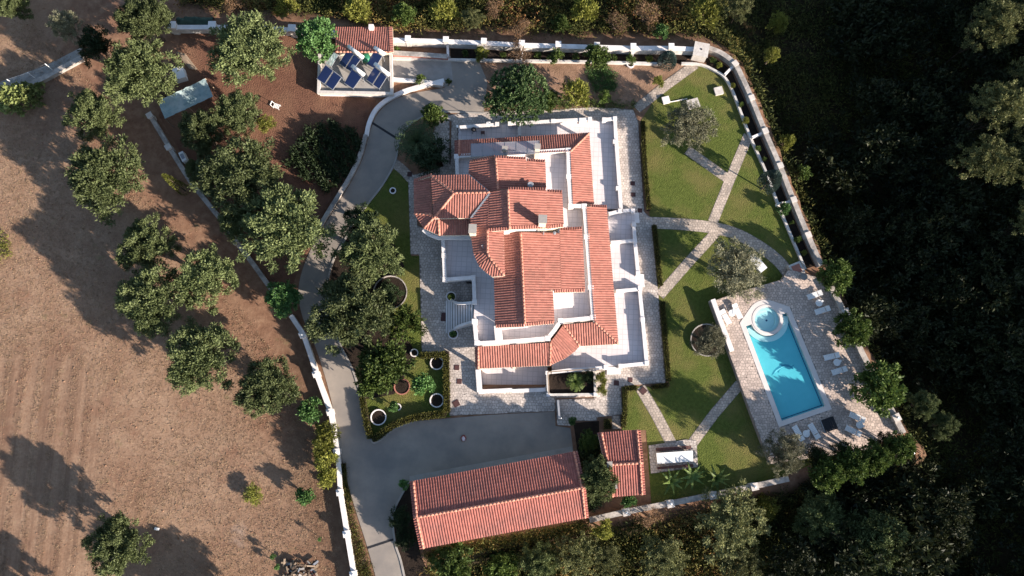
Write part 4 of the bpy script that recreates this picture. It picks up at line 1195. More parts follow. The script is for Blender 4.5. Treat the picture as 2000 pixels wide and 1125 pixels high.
# dark band along the foot of the walls
ins = inset_poly(pool_w, .16)
b = MB(); b.wallline([Vector((p.x, p.y, 0)) for p in (ins[1], ins[2], ins[3])], .10, DZ - DEPTH - .1, DZ - DEPTH + .006); b.build('tile_band', 'poolline', pool)
b = MB(); b.wallline([Vector((p.x, p.y, 0)) for p in (ins[0], ins[3])], .07, DZ - DEPTH - .1, DZ - DEPTH + .007); b.build('tile_band', 'poolline', pool)
b = MB(); b.prism(ring(tc, 1.5), DZ - .9, DZ - .5, .5); b.build('tub_floor', 'tublining', pool)
b = MB(); rr = ring(tc, 1.62); b.wallline(rr, .22, DZ - .6, DZ + .0, True); b.build('tub_wall', 'tublining', pool)
b = MB(); b.wallline(ring(tc, 1.32), .36, DZ - .5, DZ - .26, True); b.build('tub_seat', 'tublining', pool)
b = MB(); b.wallline(ring(tc, 1.68), .22, DZ + .021, DZ + .05, True); b.build('tub_rim', 'poolcope', pool)
# curved underwater step round the tub
st_ = clip_out(pool_w, tc, RIM + .02)[1:-3]
b = MB(); b.wallline([Vector((tc.x + (p.x - tc.x) * 1.19, tc.y + (p.y - tc.y) * 1.19, 0)) for p in st_[1:-1]], .62, DZ - DEPTH - .1, DZ - .33); b.build('pool_step', 'tublining', pool)
b = MB(); b.lathe((tc.x + .1, tc.y - .05, DZ - .5), [(.12, 0), (.12, .02), (0, .02)], 10); b.build('drain', 'poolline', pool)
p = P(1560, 812, .3); b = MB(); b.lathe((p.x, p.y, DZ - DEPTH), [(.14, 0), (.14, .02), (0, .02)], 10); b.build('drain', 'poolline', pool)
# dolphin mosaic lying on the floor
def dz(x, y):
    s = 3.41
    return P(1360 + x / s, 520 + y / s, DZ - DEPTH)
body = [(500, 728), (512, 700), (530, 680), (552, 664), (556, 645), (568, 656), (590, 653), (612, 655), (632, 666), (645, 655), (650, 664), (640, 672), (650, 685), (640, 685), (622, 674), (598, 668), (578, 674), (556, 690), (546, 712), (538, 700), (522, 710)]
b = MB(); b.prism([dz(*q) for q in body], DZ - DEPTH - .05, DZ - DEPTH + .008, .5); dl = b.build('dolphin_mosaic', 'dolphin', pool)
b = MB(); b.prism([dz(*q) for q in [(516, 714), (530, 694), (552, 680), (578, 667), (604, 662), (580, 671), (556, 686), (536, 702)]], DZ - DEPTH, DZ - DEPTH + .013, .5); b.build('pale_belly', 'dolphinpale', dl)
# water
b = MB(); b.add([(p.x, p.y, DZ - .09) for p in basin], [list(range(len(basin)))], .5)
w = b.build('pool_water', 'water', pool)
if w.data.polygons[0].normal.z < 0: w.data.flip_normals()
b = MB(); q = ring(tc, 1.5); b.add([(p.x, p.y, DZ - .07) for p in q], [list(range(len(q)))], .5); b.build('tub_water', 'water', pool)
# deck side walls
wall_thing('low pale wall along the upper left edge of the pool deck', [(1387, 588), (1406, 640), (1424, 688)], .5, 1.25, 'wallwhite', group='pool deck walls', z0=-.4, name='deck_wall', capw=.06)
wall_thing('stone wall with lamp pillars along the valley side of the pool deck', [(1612, 562), (1640, 616), (1672, 690), (1716, 776), (1752, 846)], .55, 1.5, 'wallstone', [(1640, 614), (1737, 816)], .75, .25, True, z0=-7, name='deck_wall', group='pool deck walls')
# barbecue base at the path end
p = P(1557, 525, .9)
t = thing('barbecue_block', (p.x, p.y, 0), 'pale square block with a red tiled top where the path meets the deck', 'masonry block')
b = MB(); b.box((p.x, p.y, -.5), 1.55, 1.55, 1.3, math.radians(22)); b.build('block', 'wallwhite', t)
b = MB(); b.box((p.x, p.y, .801), 1.05, 1.05, .05, math.radians(22)); b.build('tile_top', 'terracotta', t)

# ------------------------------------------------------------------ pool furniture
def make_lounger():
    t = thing('sun_lounger', (0, 0, 0), 'x', 'sun lounger', 'white sun loungers on the pool deck')
    L_, W_ = 1.9, .66
    b = MB()
    b.bar((-L_/2, -W_/2 + .04, .30), (L_/2, -W_/2 + .04, .30), .06, .07); b.bar((-L_/2, W_/2 - .04, .30), (L_/2, W_/2 - .04, .30), .06, .07)
    b.build('frame', 'white', t)
    for sx in (-.75, .75):
        for sy in (-.27, .27):
            b = MB(); b.bar((sx, sy, 0), (sx, sy, .27), .05, .05); b.build('leg', 'white', t)
    for k in range(7):
        b = MB(); b.box((-.85 + k * .185, 0, .335), .165, W_, .03); b.build('slat', 'white', t)
    b = MB()
    b.add([(.43, -W_/2, .345), (.95, -W_/2, .40), (.95, W_/2, .40), (.43, W_/2, .345), (.43, -W_/2, .375), (.95, -W_/2, .43), (.95, W_/2, .43), (.43, W_/2, .375)],
          [[3, 2, 1, 0], [4, 5, 6, 7], [0, 1, 5, 4], [1, 2, 6, 5], [2, 3, 7, 6], [3, 0, 4, 7]], .5)
    b.build('backrest', 'white', t)
    return t
proto = make_lounger()
first = True
def place(proto, x, y, z, ang, label, used):
    o = proto if not used else copy_tree(proto)
    p = P(x, y, z + .3)
    o.location = (p.x, p.y, z); o.rotation_euler.z = ang; o['label'] = label
    return o
def ang(x0, y0, x1, y1):
    a, b = P(x0, y0), P(x1, y1); return math.atan2(b.y - a.y, b.x - a.x)
LG = [(1417, 619, ang(1425, 632, 1409, 604), 'white sun lounger nearest the low upper left deck wall'),
      (1440, 608, ang(1446, 622, 1434, 596), 'white sun lounger between the tub and a side table'),
      (1591, 576, ang(1577, 580, 1604, 570), 'white sun lounger nearest the barbecue block'),
      (1606, 606, ang(1591, 611, 1619, 602), 'white sun lounger below the tub side table at the valley wall'),
      (1624, 696, ang(1613, 698, 1638, 692), 'white sun lounger in the tree shade, upper of the two halfway along the pool'),
      (1639, 724, ang(1626, 728, 1652, 720), 'white sun lounger in the tree shade, lower of the two halfway along the pool'),
      (1559, 846, ang(1552, 834, 1566, 858), 'white sun lounger at the lower end by the hedge, farther from the dark hatch'),
      (1590, 842, ang(1582, 829, 1598, 856), 'white sun lounger beside the dark hatch'),
      (1674, 815, ang(1660, 808, 1690, 821), 'white sun lounger at the lower corner, nearest the pool water'),
      (1666, 842, ang(1651, 835, 1682, 850), 'white sun lounger at the lower corner, nearest the dark hatch')]
for i, (x, y, a, lab) in enumerate(LG): place(proto, x, y, DZ, a, lab, i > 0)
def make_side_table():
    t = thing('side_table', (0, 0, 0), 'x', 'side table', 'white side tables between the loungers')
    b = MB(); b.lathe((0, 0, .40), [(.30, 0), (.42, .02), (.42, .05), (0, .05)], 18); b.build('table_top', 'white', t)
    for k in range(4):
        a = math.pi / 4 + k * math.pi / 2
        b = MB(); b.bar((.22 * math.cos(a), .22 * math.sin(a), .4), (.32 * math.cos(a), .32 * math.sin(a), 0), .05, .05); b.build('leg', 'white', t)
    b = MB(); b.box((.28, -.05, .452), .62, .24, .03, .5); b.build('side_leaf', 'white', t)
    return t
pt = make_side_table()
for i, (x, y, a, lab) in enumerate([(1429, 612, 1.0, 'white side table between the two loungers left of the tub'), (1599, 592, .4, 'white side table between the loungers at the valley wall'),
        (1634, 708, .3, 'white side table between the two shaded loungers'), (1574, 847, .8, 'white side table between the loungers by the hedge'), (1678, 830, -.4, 'white side table between the lower corner loungers')]):
    place(pt, x, y, DZ, a, lab, i > 0)
# dark hatch by the pool
p = P(1619, 829, DZ); hr = ang(1606, 834, 1630, 826)
t = thing('pool_hatch', (p.x, p.y, DZ), 'dark square slatted hatch with a pale side rail near the pool end', 'hatch')
b = MB(); b.box((p.x, p.y, DZ), 1.55, 1.5, .16, hr); b.build('frame', 'black', t)
for k in range(6):
    d = Vector((math.cos(hr), math.sin(hr))) * (-.62 + k * .25)
    b = MB(); b.box((p.x + d.x, p.y + d.y, DZ + .162), .17, 1.38, .04, hr, .3); b.build('slat', 'black', t)
d = Vector((math.cos(hr), math.sin(hr))) * -.86
b = MB(); b.box((p.x + d.x, p.y + d.y, DZ), .07, 1.6, .3, hr); b.build('side_rail', 'steel', t)
t = thing('potted_plant', P(1569, 542, DZ + .2), 'small round pot with a tiny shrub at the deck entrance', 'planter')
p = P(1569, 541, DZ + .2); b = MB(); b.lathe((p.x, p.y, DZ), [(.32, 0), (.45, .4), (.38, .4), (.36, .3), (0, .3)], 16); b.build('pot', 'concrete', t)

# ------------------------------------------------------------------ picnic table on its stone base
o = paving('picnic_base', PL([(1266, 870), (1300, 865), (1340, 858), (1360, 861), (1363, 912), (1271, 925)]), .10, 'stone', None, .36, seed=31)
tag(o, 'stone base of the picnic table at the lower end of the lawn', None, None, 'structure')
t = thing('picnic_table', P(1319, 892), 'long white topped picnic table with red brown benches', 'table')
A, B, C, D = (P(1282, 885, .85), P(1353, 880, .85), P(1354, 901, .85), P(1284, 906, .85))
b = MB(); b.prism([A, B, C, D], .78, .84, .5, True, True); b.build('table_top', 'white', t)
ctr = (A + B + C + D) / 4; r_ = math.atan2(B.y - A.y, B.x - A.x)
for s in (-1.6, 1.6):
    b = MB(); b.box((ctr.x + s * math.cos(r_), ctr.y + s * math.sin(r_), .1), .3, .8, .68, r_); b.build('leg', 'wallstone', t)
for nm, y0, y1 in (('u', 871, 880), ('l', 907, 915)):
    q = [P(1281 + (y0 > 890) * 3, y0 + 4 + (y0 > 890) * 1, .5), P(1350 + (y0 > 890) * 4, y0 - 1, .5), P(1350 + (y0 > 890) * 4, y1 - 3, .5), P(1281 + (y0 > 890) * 3, y1 + 2, .5)]
    for k in range(3):
        a0, a1 = k / 3 + .02, (k + 1) / 3 - .02
        b = MB(); b.prism([q[0].lerp(q[3], a0), q[1].lerp(q[2], a0), q[1].lerp(q[2], a1), q[0].lerp(q[3], a1)], .46, .5, .5, True, True)
        b.build('bench_slat', 'bench', t)
    b = MB()
    for f in (.12, .88):
        m_ = (q[0].lerp(q[1], f) + q[3].lerp(q[2], f)) / 2; b.box((m_.x, m_.y, .1), .25, .35, .355, r_)
    b.build('bench_support', 'wallstone', t)

# ------------------------------------------------------------------ lawn boxes, hatches, pots
def slab(name, x, y, w, d, h, rot, mat, label, cat, z=0.03, hole=False):
    p = P(x, y, z + h); t = thing(name, (p.x, p.y, z), label, cat)
    b = MB()
    if hole:
        q = [Vector((p.x + (sx * w / 2) * math.cos(rot) - (sy * d / 2) * math.sin(rot), p.y + (sx * w / 2) * math.sin(rot) + (sy * d / 2) * math.cos(rot), 0)) for sx, sy in ((-1, -1), (1, -1), (1, 1), (-1, 1))]
        b.holed(q, [inset_poly(q, .2)], z - .2, z + h); b.build('frame', mat, t)
        b = MB(); b.prism(inset_poly(q, .15), z - .3, z - .02, .5); b.build('black_fill', 'black', t)  # solid black block painted in for the dark inside the opening
    else:
        b.box((p.x, p.y, z - .1), w, d, h + .06, rot); b.build('body', mat, t)
        b = MB(); b.box((p.x, p.y, z + h - .038), w + .08, d + .08, .05, rot); b.build('lid', mat, t)
    return t
slab('stone_box', 1404, 177, 1.0, .95, .35, math.radians(14), 'pillarcap', 'small white square box on the lawn near the north-east planter', 'box')
slab('well_frame', 1301, 195, .85, .85, .3, math.radians(14), 'cap', 'small white square frame with a blacked-in opening on the lawn', 'well')
slab('stone_slab', 1354, 202, 1.45, 1.15, .35, math.radians(16), 'pillarcap', 'pale rectangular slab on the lawn behind the silver olive', 'slab')
t = thing('pipe', P(1326, 198), 'thin pale pipe lying on the lawn between frame and slab', 'pipe')
b = MB(); b.tube(P(1309, 199, .1), P(1342, 193, .1), .07, .07, 7); b.build('pipe', 'cap', t)
t = slab('garden_bench', 1480, 513, 2.3, .95, .45, ang(1467, 500, 1491, 528), 'white', 'white rectangular bench beside the big lawn olive tree', 'bench')
HT = [(1236, 358, .55, 'upper of two dark square covers on the east paving'), (1237, 380, .55, 'lower of two dark square covers on the east paving'), (1250, 411, .55, 'dark square cover by the upper gate of the east parapet'),
      (892, 718, .6, 'upper dark square cover on the paving left of the sunken entrance'), (897, 745, .6, 'dark square cover just left of the sunken entrance wall'), (891, 788, .75, 'tilted brown square cover near the court edge'),
      (1204, 748, .6, 'dark square cover right of the flowering planter'), (1231, 742, .55, 'dark square cover near the start of the picnic path'), (1256, 763, .75, 'brown diamond cover on the picnic path'),
      (867, 619, .7, 'dark rectangular cover at the foot of the stairs'), (800, 340, .6, 'dark square cover on the short path by the palm bed')]
for x, y, s, lab in HT:
    rot = .75 if 'diamond' in lab else (.5 if 'tilted' in lab else -.06)
    p = P(x, y, .1); t = thing('drain_cover', (p.x, p.y, .07), lab, 'cover', 'iron drain covers in the paving')
    b = MB(); b.box((p.x, p.y, .05), s, s * (1.5 if 'rectangular' in lab else 1), .055, rot); b.build('frame', 'hatch', t)
    b = MB(); b.box((p.x, p.y, .106), s * .8, s * .8, .012, rot); b.build('lid', 'hatch', t)
def ringpot(x, y, r, h, mat, label, soil='bed', name='stone_ring', cat='planter ring', z=.03):
    p = P(x, y, z + h); t = thing(name, (p.x, p.y, z), label, cat)
    b = MB(); b.lathe((p.x, p.y, z - .1), [(r * .92, 0), (r, h + .1), (r - .13, h + .1), (r - .16, h - .06)], 24); b.build('rim', mat, t)
    b = MB(); b.lathe((p.x, p.y, z), [(r - .1, 0), (r - .12, h - .08), (0, h - .05)], 20); b.build('soil', soil, t)
    return t
ringpot(881, 579, .63, .6, 'cap', 'white round planter pot at the upper side of the stairs', name='round_planter', cat='planter')
ringpot(885, 652, .63, .6, 'cap', 'white round planter pot at the lower side of the stairs', name='round_planter', cat='planter')
ringpot(762, 571, 2.1, .35, 'wallstone', 'large dark round bed with a stone rim beside the west paving')
ringpot(785, 755, .98, .35, 'terracotta', 'reddish ring round a small dark tree bed in the west garden')
ringpot(853, 709, .82, .3, 'cap', 'pale ring with a dark bed at the upper hedge corner')
ringpot(853, 782, .85, .3, 'cap', 'pale ring with a dark bed at the hedge by the court')
ringpot(739, 815, .95, .3, 'cap', 'pale ring with white stones in the lower tip of the west garden')
ringpot(809, 689, .5, .3, 'cap', 'small grey ring beside the west paving edge')
ringpot(777, 795, .42, .25, 'cap', 'tiny pale ring with a small shrub in the west garden')
ringpot(767, 372, .42, .25, 'cap', 'tiny pale ring on the shaded lawn by the driveway')
ringpot(1232, 124, .55, .3, 'cap', 'small white ring with a shrub on the north soil strip')
ringpot(1381, 664, 2.0, .35, 'concrete', 'large grey ring of stones round the lawn olive by the pool')
# ------------------------------------------------------------------ small things
t = thing('lamp_post', P(893, 250), 'lamp post with a white globe at the terrace corner', 'lamp')
p = P(893, 247, 2.2); b = MB(); b.tube((p.x, p.y, .06), (p.x, p.y, 2.0), .05, .05, 8); b.build('pole', 'black', t)
b = MB(); globe(b, (p.x, p.y, 2.0), .2); b.build('globe', 'lamp', t, True)
t = thing('lamp_post', P(1783, 884), 'lamp post with a white globe beyond the lower deck corner', 'lamp')
p = P(1783, 884, 3.0); b = MB(); b.tube((p.x, p.y, -.5), (p.x, p.y, 2.8), .06, .05, 8); b.build('pole', 'black', t)
b = MB(); globe(b, (p.x, p.y, 2.8), .24); b.build('globe', 'lamp', t, True)
p = P(925, 253, 1.0); t = thing('kettle_barbecue', (p.x, p.y, TZ), 'dark rounded barbecue by the north terrace parapet', 'barbecue')
b = MB(); b.lathe((p.x, p.y, TZ + .55), [(0, 0), (.24, .1), (.32, .28), (.24, .46), (0, .55)], 16); b.build('kettle', 'black', t, True)
for k in range(3):
    a = k * 2.1; b = MB(); b.tube((p.x + .15 * math.cos(a), p.y + .15 * math.sin(a), TZ + .65), (p.x + .34 * math.cos(a), p.y + .34 * math.sin(a), TZ), .025, .025, 5); b.build('leg', 'black', t)
p = P(943, 259, .7); t = thing('small_table', (p.x, p.y, TZ), 'small dark table on the shaded north terrace', 'table')
b = MB(); b.box((p.x, p.y, TZ + .5), .5, .4, .05); b.build('table_top', 'hatch', t)
for sx in (-.2, .2):
    for sy in (-.15, .15):
        b = MB(); b.bar((p.x + sx, p.y + sy, TZ), (p.x + sx, p.y + sy, TZ + .5), .04, .04); b.build('leg', 'hatch', t)
p = P(954, 243, 1.3); t = thing('flower_box', (p.x, p.y, 1.2), 'white box with pink flowers on the north parapet', 'flower box')
b = MB(); b.box((p.x, p.y, 1.26), .5, .45, .35); b.build('box', 'white', t)
# white slatted chair lying on the soil
p = P(540, 207, .4); t = thing('garden_chair', (p.x, p.y, 0), 'white slatted garden chair alone on the red soil', 'chair')
cr = math.radians(-20)
def rot2(x, y): return (p.x + x * math.cos(cr) - y * math.sin(cr), p.y + x * math.sin(cr) + y * math.cos(cr))
for k in range(4):
    b = MB(); b.box((*rot2(-.3 + k * .2, 0), .38), .13, .52, .03, cr); b.build('slat', 'white', t)
b = MB(); b.bar((*rot2(-.45, -.28), .38), (*rot2(.42, -.28), .38), .05, .05); b.bar((*rot2(-.45, .28), .38), (*rot2(.42, .28), .38), .05, .05); b.build('frame', 'white', t)
b = MB(); b.bar((*rot2(-.48, -.26), .38), (*rot2(-.62, -.26), .85), .05, .05); b.bar((*rot2(-.48, .26), .38), (*rot2(-.62, .26), .85), .05, .05); b.bar((*rot2(-.62, -.28), .82), (*rot2(-.62, .28), .82), .06, .14); b.build('backrest', 'white', t)
for sx in (-.42, .36):
    for sy in (-.26, .26):
        b = MB(); b.bar((*rot2(sx, sy), 0), (*rot2(sx, sy), .38), .045, .045); b.build('leg', 'white', t)
# shade-cloth shelter
c = P(362, 192)
t = thing('shade_shelter', (c.x, c.y, 0), 'shelter roofed with crumpled blue green shade cloth by the west wall', 'shelter')
cn = [P(308, 198, 2.8), P(401, 153, 3.2), P(416, 188, 3.1), P(322, 232, 2.7)]
nx_, ny_ = 22, 12
V, F = [], []
rs = np.random.default_rng(5)
hz = rs.normal(0, .055, (ny_ + 1, nx_ + 1))
for j in range(ny_ + 1):
    for i in range(nx_ + 1):
        a, e = i / nx_, j / ny_
        q = cn[0].lerp(cn[1], a).lerp(cn[3].lerp(cn[2], a), e)
        q.z += hz[j, i] - .25 * math.sin(math.pi * e) * abs(math.sin(3 * math.pi * a)) * .5
        V.append(q)
for j in range(ny_):
    for i in range(nx_):
        k = j * (nx_ + 1) + i; F.append([k, k + nx_ + 1, k + nx_ + 2, k + 1])
b = MB(); b.add(V, F, .5); b.build('shade_cloth', 'tarp', t, True)
for q in cn + [cn[0].lerp(cn[1], .5), cn[3].lerp(cn[2], .5)]:
    b = MB(); b.tube((q.x, q.y, 0), (q.x, q.y, q.z), .05, .05, 6); b.build('post', 'wood', t)
p = P(348, 142, 1.2); t = thing('storage_box', (p.x, p.y, 0), 'white box with an open side behind the shade shelter', 'box')
b = MB(); b.box((p.x, p.y, 0), 1.3, 1.5, 1.1, math.radians(18)); b.build('body', 'white', t)
b = MB(); b.box((p.x + .05, p.y, 1.101), 1.4, 1.6, .06, math.radians(18)); b.build('lid', 'white', t)
t = thing('plank_pile', P(362, 118), 'pale weathered planks lying beside the white storage box', 'planks')
for k in range(5):
    b = MB(); b.bar(P(346 + k * 3.5, 102 + k * .8, .12 + .03 * (k % 2)), P(372 + k * 3, 134 + k * .5, .12 + .02 * (k % 3)), .26, .05, rng.random()); b.build('plank', 'wood', t)
t = thing('net_roll', P(385, 46), 'dark green netting heaped over the north-west wall', 'netting')
V, F = [], []
for j in range(9):
    for i in range(17):
        q = P(352 + i * 4.4, 40 + j * 2.6, 0); hh = 1.35 - .5 * abs(j - 3) / 6 + rs.normal(0, .1)
        V.append((q.x, q.y, max(.05, hh if 0 < j < 8 else .2)))
for j in range(8):
    for i in range(16):
        k = j * 17 + i; F.append([k, k + 17, k + 18, k + 1])
b = MB(); b.add(V, F, .5); b.build('netting', 'net', t, True)
p = P(356, 305, 1.0); t = thing('wall_cabinet', (p.x, p.y, 0), 'small white cabinet against the west wall', 'cabinet')
b = MB(); b.box((p.x, p.y, 0), .6, 1.3, .95, math.radians(28)); b.build('body', 'white', t)
b = MB(); b.box((p.x, p.y, .952), .4, .7, .04, math.radians(28)); b.build('hatch', 'steel', t)
p = P(905, 856, .2); t = thing('bag', (p.x, p.y, .05), 'crumpled red bag with a pale top lying on the asphalt court', 'bag')
b = MB(); b.lathe((p.x, p.y, .045), [(.30, 0), (.40, .12), (.33, .3), (.16, .36), (0, .33)], 11); o = b.build('bag_body', 'bagred', t, True)
for v in o.data.vertices: v.co.x *= .8; v.co.x += rng.uniform(-.05, .05); v.co.y += rng.uniform(-.05, .05)
b = MB(); b.lathe((p.x + .03, p.y - .05, .36), [(.20, 0), (.23, .08), (.12, .17), (0, .16)], 9); o = b.build('bag_top', 'bagpale', t, True)
for v in o.data.vertices: v.co.y *= 1.3; v.co.x += rng.uniform(-.03, .03)
p = P(306, 1033, .15); t = thing('canister', (p.x, p.y, 0), 'small white container with a dark cap lying on the dry field', 'container')
b = MB(); b.tube((p.x - .22, p.y + .05, .17), (p.x + .3, p.y - .05, .17), .17, .15, 12); b.build('body', 'white', t, True)
b = MB(); b.tube((p.x - .36, p.y + .08, .17), (p.x - .23, p.y + .053, .17), .09, .11, 10); b.build('cap', 'black', t)
# pile of sawn wood and rubble at the bottom
c = P(592, 1112)
t = thing('wood_pile', (c.x, c.y, 0), 'untidy pile of sawn timber and broken blocks at the field edge', 'wood pile')
for k in range(90):
    x, y = rng.uniform(557, 622), rng.uniform(1096, 1135)
    p = P(x, y, 0); zc = rng.uniform(.05, .8) * (1 - abs(x - 590) / 60)
    a = rng.uniform(0, 6.28); L_ = rng.uniform(.25, .9)
    b = MB(); d = Vector((math.cos(a), math.sin(a), rng.uniform(-.25, .25))) * L_ / 2
    b.bar(p + Vector((0, 0, zc + .1)) - d, p + Vector((0, 0, zc + .1)) + d, rng.uniform(.1, .26), rng.uniform(.08, .2))
    b.build('log', ('wood', 'concrete', 'bench', 'bark', 'steel')[rng.choice((0, 0, 1, 2, 3, 3, 4))], t)
t = thing('service_post', P(1091, 800), 'dark narrow gate leaf standing on the service court', 'gate')
b = MB(); b.bar(P(1089, 782, .9), P(1092, 818, .9), .22, 1.7); b.build('leaf', 'steel', t)
b = MB(); b.lathe(P(1094, 817, .05), [(.08, 0), (.08, 1.8), (0, 1.85)], 8); b.build('post', 'white', t)
# planter east of the sunken entrance
c = P(1120, 748)
t = thing('courtyard_planter', (c.x, c.y, 0), 'walled planter with dark soil below the curved porch roof', 'planter')
line = PL([(1069, 728), (1161, 722), (1163, 770), (1071, 771)], .6)
b = MB(); b.wallline(line, .28, -.2, .6, True); b.build('planter_wall', 'wallwhite', t)
b = MB(); b.prism(inset_poly(line, .1), -.2, .25, .5); b.build('soil', 'bed', t)
for (x, y) in ((1069, 728), (1161, 722), (1163, 770), (1071, 771)):
    p = P(x, y, .8); b = MB(); b.box((p.x, p.y, -.2), .42, .42, 1.05, 0, .5); b.build('pillar', 'cap', t)
b = MB()
for q0, q1 in ((0, 1), (3, 0)):
    a, e = line[q0], line[q1]
    b.bar(Vector((a.x, a.y, 2.0)), Vector((e.x, e.y, 2.0)), .12, .12)
b.build('trellis_beam', 'wood', t)
# ------------------------------------------------------------------ vegetation
def leaf_quads(r, C, D, L, W, up=None):
    """diamond leaves: base C (n,3), unit direction D (n,3), lengths L (n,), widths W"""
    n = len(C)
    rnd = r.normal(size=(n, 3))
    S = np.cross(D, rnd); S /= np.linalg.norm(S, axis=1)[:, None] + 1e-9
    mid = C + D * (L * .5)[:, None]
    Nn = np.cross(S, D)
    mid = mid + Nn * (L * .08)[:, None]
    V = np.stack([C, mid + S * (W * .5)[:, None], C + D * L[:, None], mid - S * (W * .5)[:, None]], 1)
    return V
def unit(v): return v / (np.linalg.norm(v, axis=-1, keepdims=True) + 1e-9)
def crown_np(seed, R=3.0, Hc=2.6, boughs=10, clumps=9, leaves=40, L=.42, W=.13, clump_r=.5, up=.35, spread=1.0, low=-.25, core=.55):
    """leaf cloud: boughs on a dome, clumps on each bough, tufts of leaves on each clump. Returns V (n,4,3), tint (n)"""
    r = np.random.default_rng(seed)
    # boughs
    B = []
    for k in range(boughs):
        a = 2.4 * k + r.uniform(-.5, .5)
        f = math.sqrt((k + .6) / boughs)
        rad = R * core * f * r.uniform(.85, 1.15)
        z = Hc * (.55 * (1 - f * f) + r.uniform(low, .12))
        B.append((rad * math.cos(a), rad * math.sin(a), z, R * (.45 + .14 * r.random()) * (1.0 if f > .4 else 1.1)))
    B = np.array(B)
    nb = boughs * clumps
    bi = np.repeat(np.arange(boughs), clumps)
    d = unit(r.normal(size=(nb, 3)) + np.array([0, 0, .45]))
    cc = B[bi, :3] + d * B[bi, 3:4] * r.uniform(.55, 1.0, (nb, 1)) * np.array([1, 1, .75])
    ctint = np.clip(r.normal(.45, .2, nb), 0, 1)
    out_dir = unit(cc - np.array([0, 0, -Hc * .5]))
    n = nb * leaves
    ci = np.repeat(np.arange(nb), leaves)
    ld = unit(out_dir[ci] * .8 + r.normal(size=(n, 3)) * spread + np.array([0, 0, up]))
    rr = r.uniform(0, 1, (n, 1)) ** .5
    base = cc[ci] + unit(r.normal(size=(n, 3))) * rr * clump_r * np.array([1, 1, .7]) + out_dir[ci] * .1
    Ls = L * r.uniform(.7, 1.3, n); Ws = W * r.uniform(.8, 1.25, n)
    V = leaf_quads(r, base, ld, Ls, Ws)
    t = np.clip(ctint[ci] * .6 + r.uniform(0, .45, n), 0, 1)
    return V, t
def leaf_mesh(name, V, t, mat):
    n = len(V)
    me = bpy.data.meshes.new(name)
    VV = V.reshape(-1, 3)
    me.vertices.add(len(VV)); me.vertices.foreach_set('co', VV.astype(np.float32).ravel())
    me.loops.add(n * 4); me.loops.foreach_set('vertex_index', np.arange(n * 4, dtype=np.int32))
    me.polygons.add(n); me.polygons.foreach_set('loop_start', np.arange(0, n * 4, 4, dtype=np.int32))
    a = me.attributes.new('tint', 'FLOAT', 'FACE'); a.data.foreach_set('value', t.astype(np.float32))
    me.materials.append(M[mat]); me.update(calc_edges=True)
    return me
def limbs_mesh(seed, R, Hc, h, trunk_r, n=6, bark='bark'):
    r = random.Random(seed)
    b = MB()
    zc = h - Hc * .55
    top = Vector((r.uniform(-.2, .2), r.uniform(-.2, .2), max(.6, zc * .55)))
    b.tube((0, 0, -.3), top, trunk_r * 1.3, trunk_r * .85, 8)
    for k in range(n):
        a = k * 2 * math.pi / n + r.uniform(-.3, .3)
        m = top + Vector((math.cos(a) * R * .28, math.sin(a) * R * .28, (zc - top.z) * .6 + .3))
        e = Vector((math.cos(a + .2) * R * .68, math.sin(a + .2) * R * .68, zc + Hc * r.uniform(.05, .35)))
        b.tube(top - Vector((0, 0, .1)), m, trunk_r * .6, trunk_r * .42, 6); b.tube(m, e, trunk_r * .42, trunk_r * .12, 5)
        for q in range(2):
            a2 = a + r.uniform(-.9, .9)
            e2 = m + Vector((math.cos(a2) * R * .4, math.sin(a2) * R * .4, r.uniform(.3, Hc * .5)))
            b.tube(m, e2, trunk_r * .25, trunk_r * .08, 5)
    me = bpy.data.meshes.new('trunk'); me.from_pydata(b.v, [], b.f); me.materials.append(M[bark]); me.update()
    return me
PROTO = {}
SPEC = {  # R, crown height, total height, boughs, clumps, leaves, leaf length, width, clump radius, up, spread, material, core
    'olive':   (3.4, 2.9, 5.2, 18, 13, 98, .30, .105, .48, .35, .8, 'lf_olive', .64),
    'silver':  (2.8, 2.3, 4.2, 16, 12, 70, .27, .062, .42, .3, .9, 'lf_silver', .62),
    'broad':   (2.4, 2.3, 4.2, 14, 11, 40, .36, .18, .40, .25, .8, 'lf_broad', .60),
    'bright':  (2.4, 2.2, 4.2, 16, 12, 34, .30, .17, .34, .3, .9, 'lf_bright', .60),
    'dark':    (2.6, 2.3, 4.2, 12, 10, 34, .40, .13, .45, .35, .8, 'lf_dark', .60),
    'small':   (1.1, 1.1, 1.9, 7, 7, 26, .28, .12, .26, .4, .9, 'lf_broad', .55),
    'fresh':   (1.2, 1.1, 1.9, 7, 7, 26, .30, .16, .28, .4, .8, 'lf_bright', .55),
    'vine':    (1.8, .9, 1.5, 10, 8, 22, .34, .26, .34, .5, .6, 'lf_vine', .66),
    'yellow':  (1.3, 1.1, 2.0, 8, 8, 28, .32, .09, .30, .4, .8, 'lf_yellow', .58),
    'rust':    (1.6, 1.4, 2.8, 8, 6, 18, .34, .06, .36, .3, 1.0, 'lf_rust', .6),
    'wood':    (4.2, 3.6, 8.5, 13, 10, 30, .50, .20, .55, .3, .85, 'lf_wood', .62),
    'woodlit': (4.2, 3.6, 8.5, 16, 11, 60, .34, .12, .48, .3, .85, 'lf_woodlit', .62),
    'magnolia':(3.9, 2.6, 4.6, 20, 9, 0, .5, .2, .4, .6, .5, 'lf_magnolia', .66),
    'oleander':(2.4, 1.8, 3.2, 12, 10, 22, .62, .13, .30, .5, .5, 'lf_broad', .62),
    'cypress': (1.25, 2.4, 3.2, 1, 1, 1, .3, .08, .3, .5, .6, 'lf_blue', .5),
}
NVAR = {'olive': 5, 'silver': 3, 'broad': 3, 'dark': 3, 'wood': 3, 'woodlit': 3, 'small': 3, 'yellow': 2}
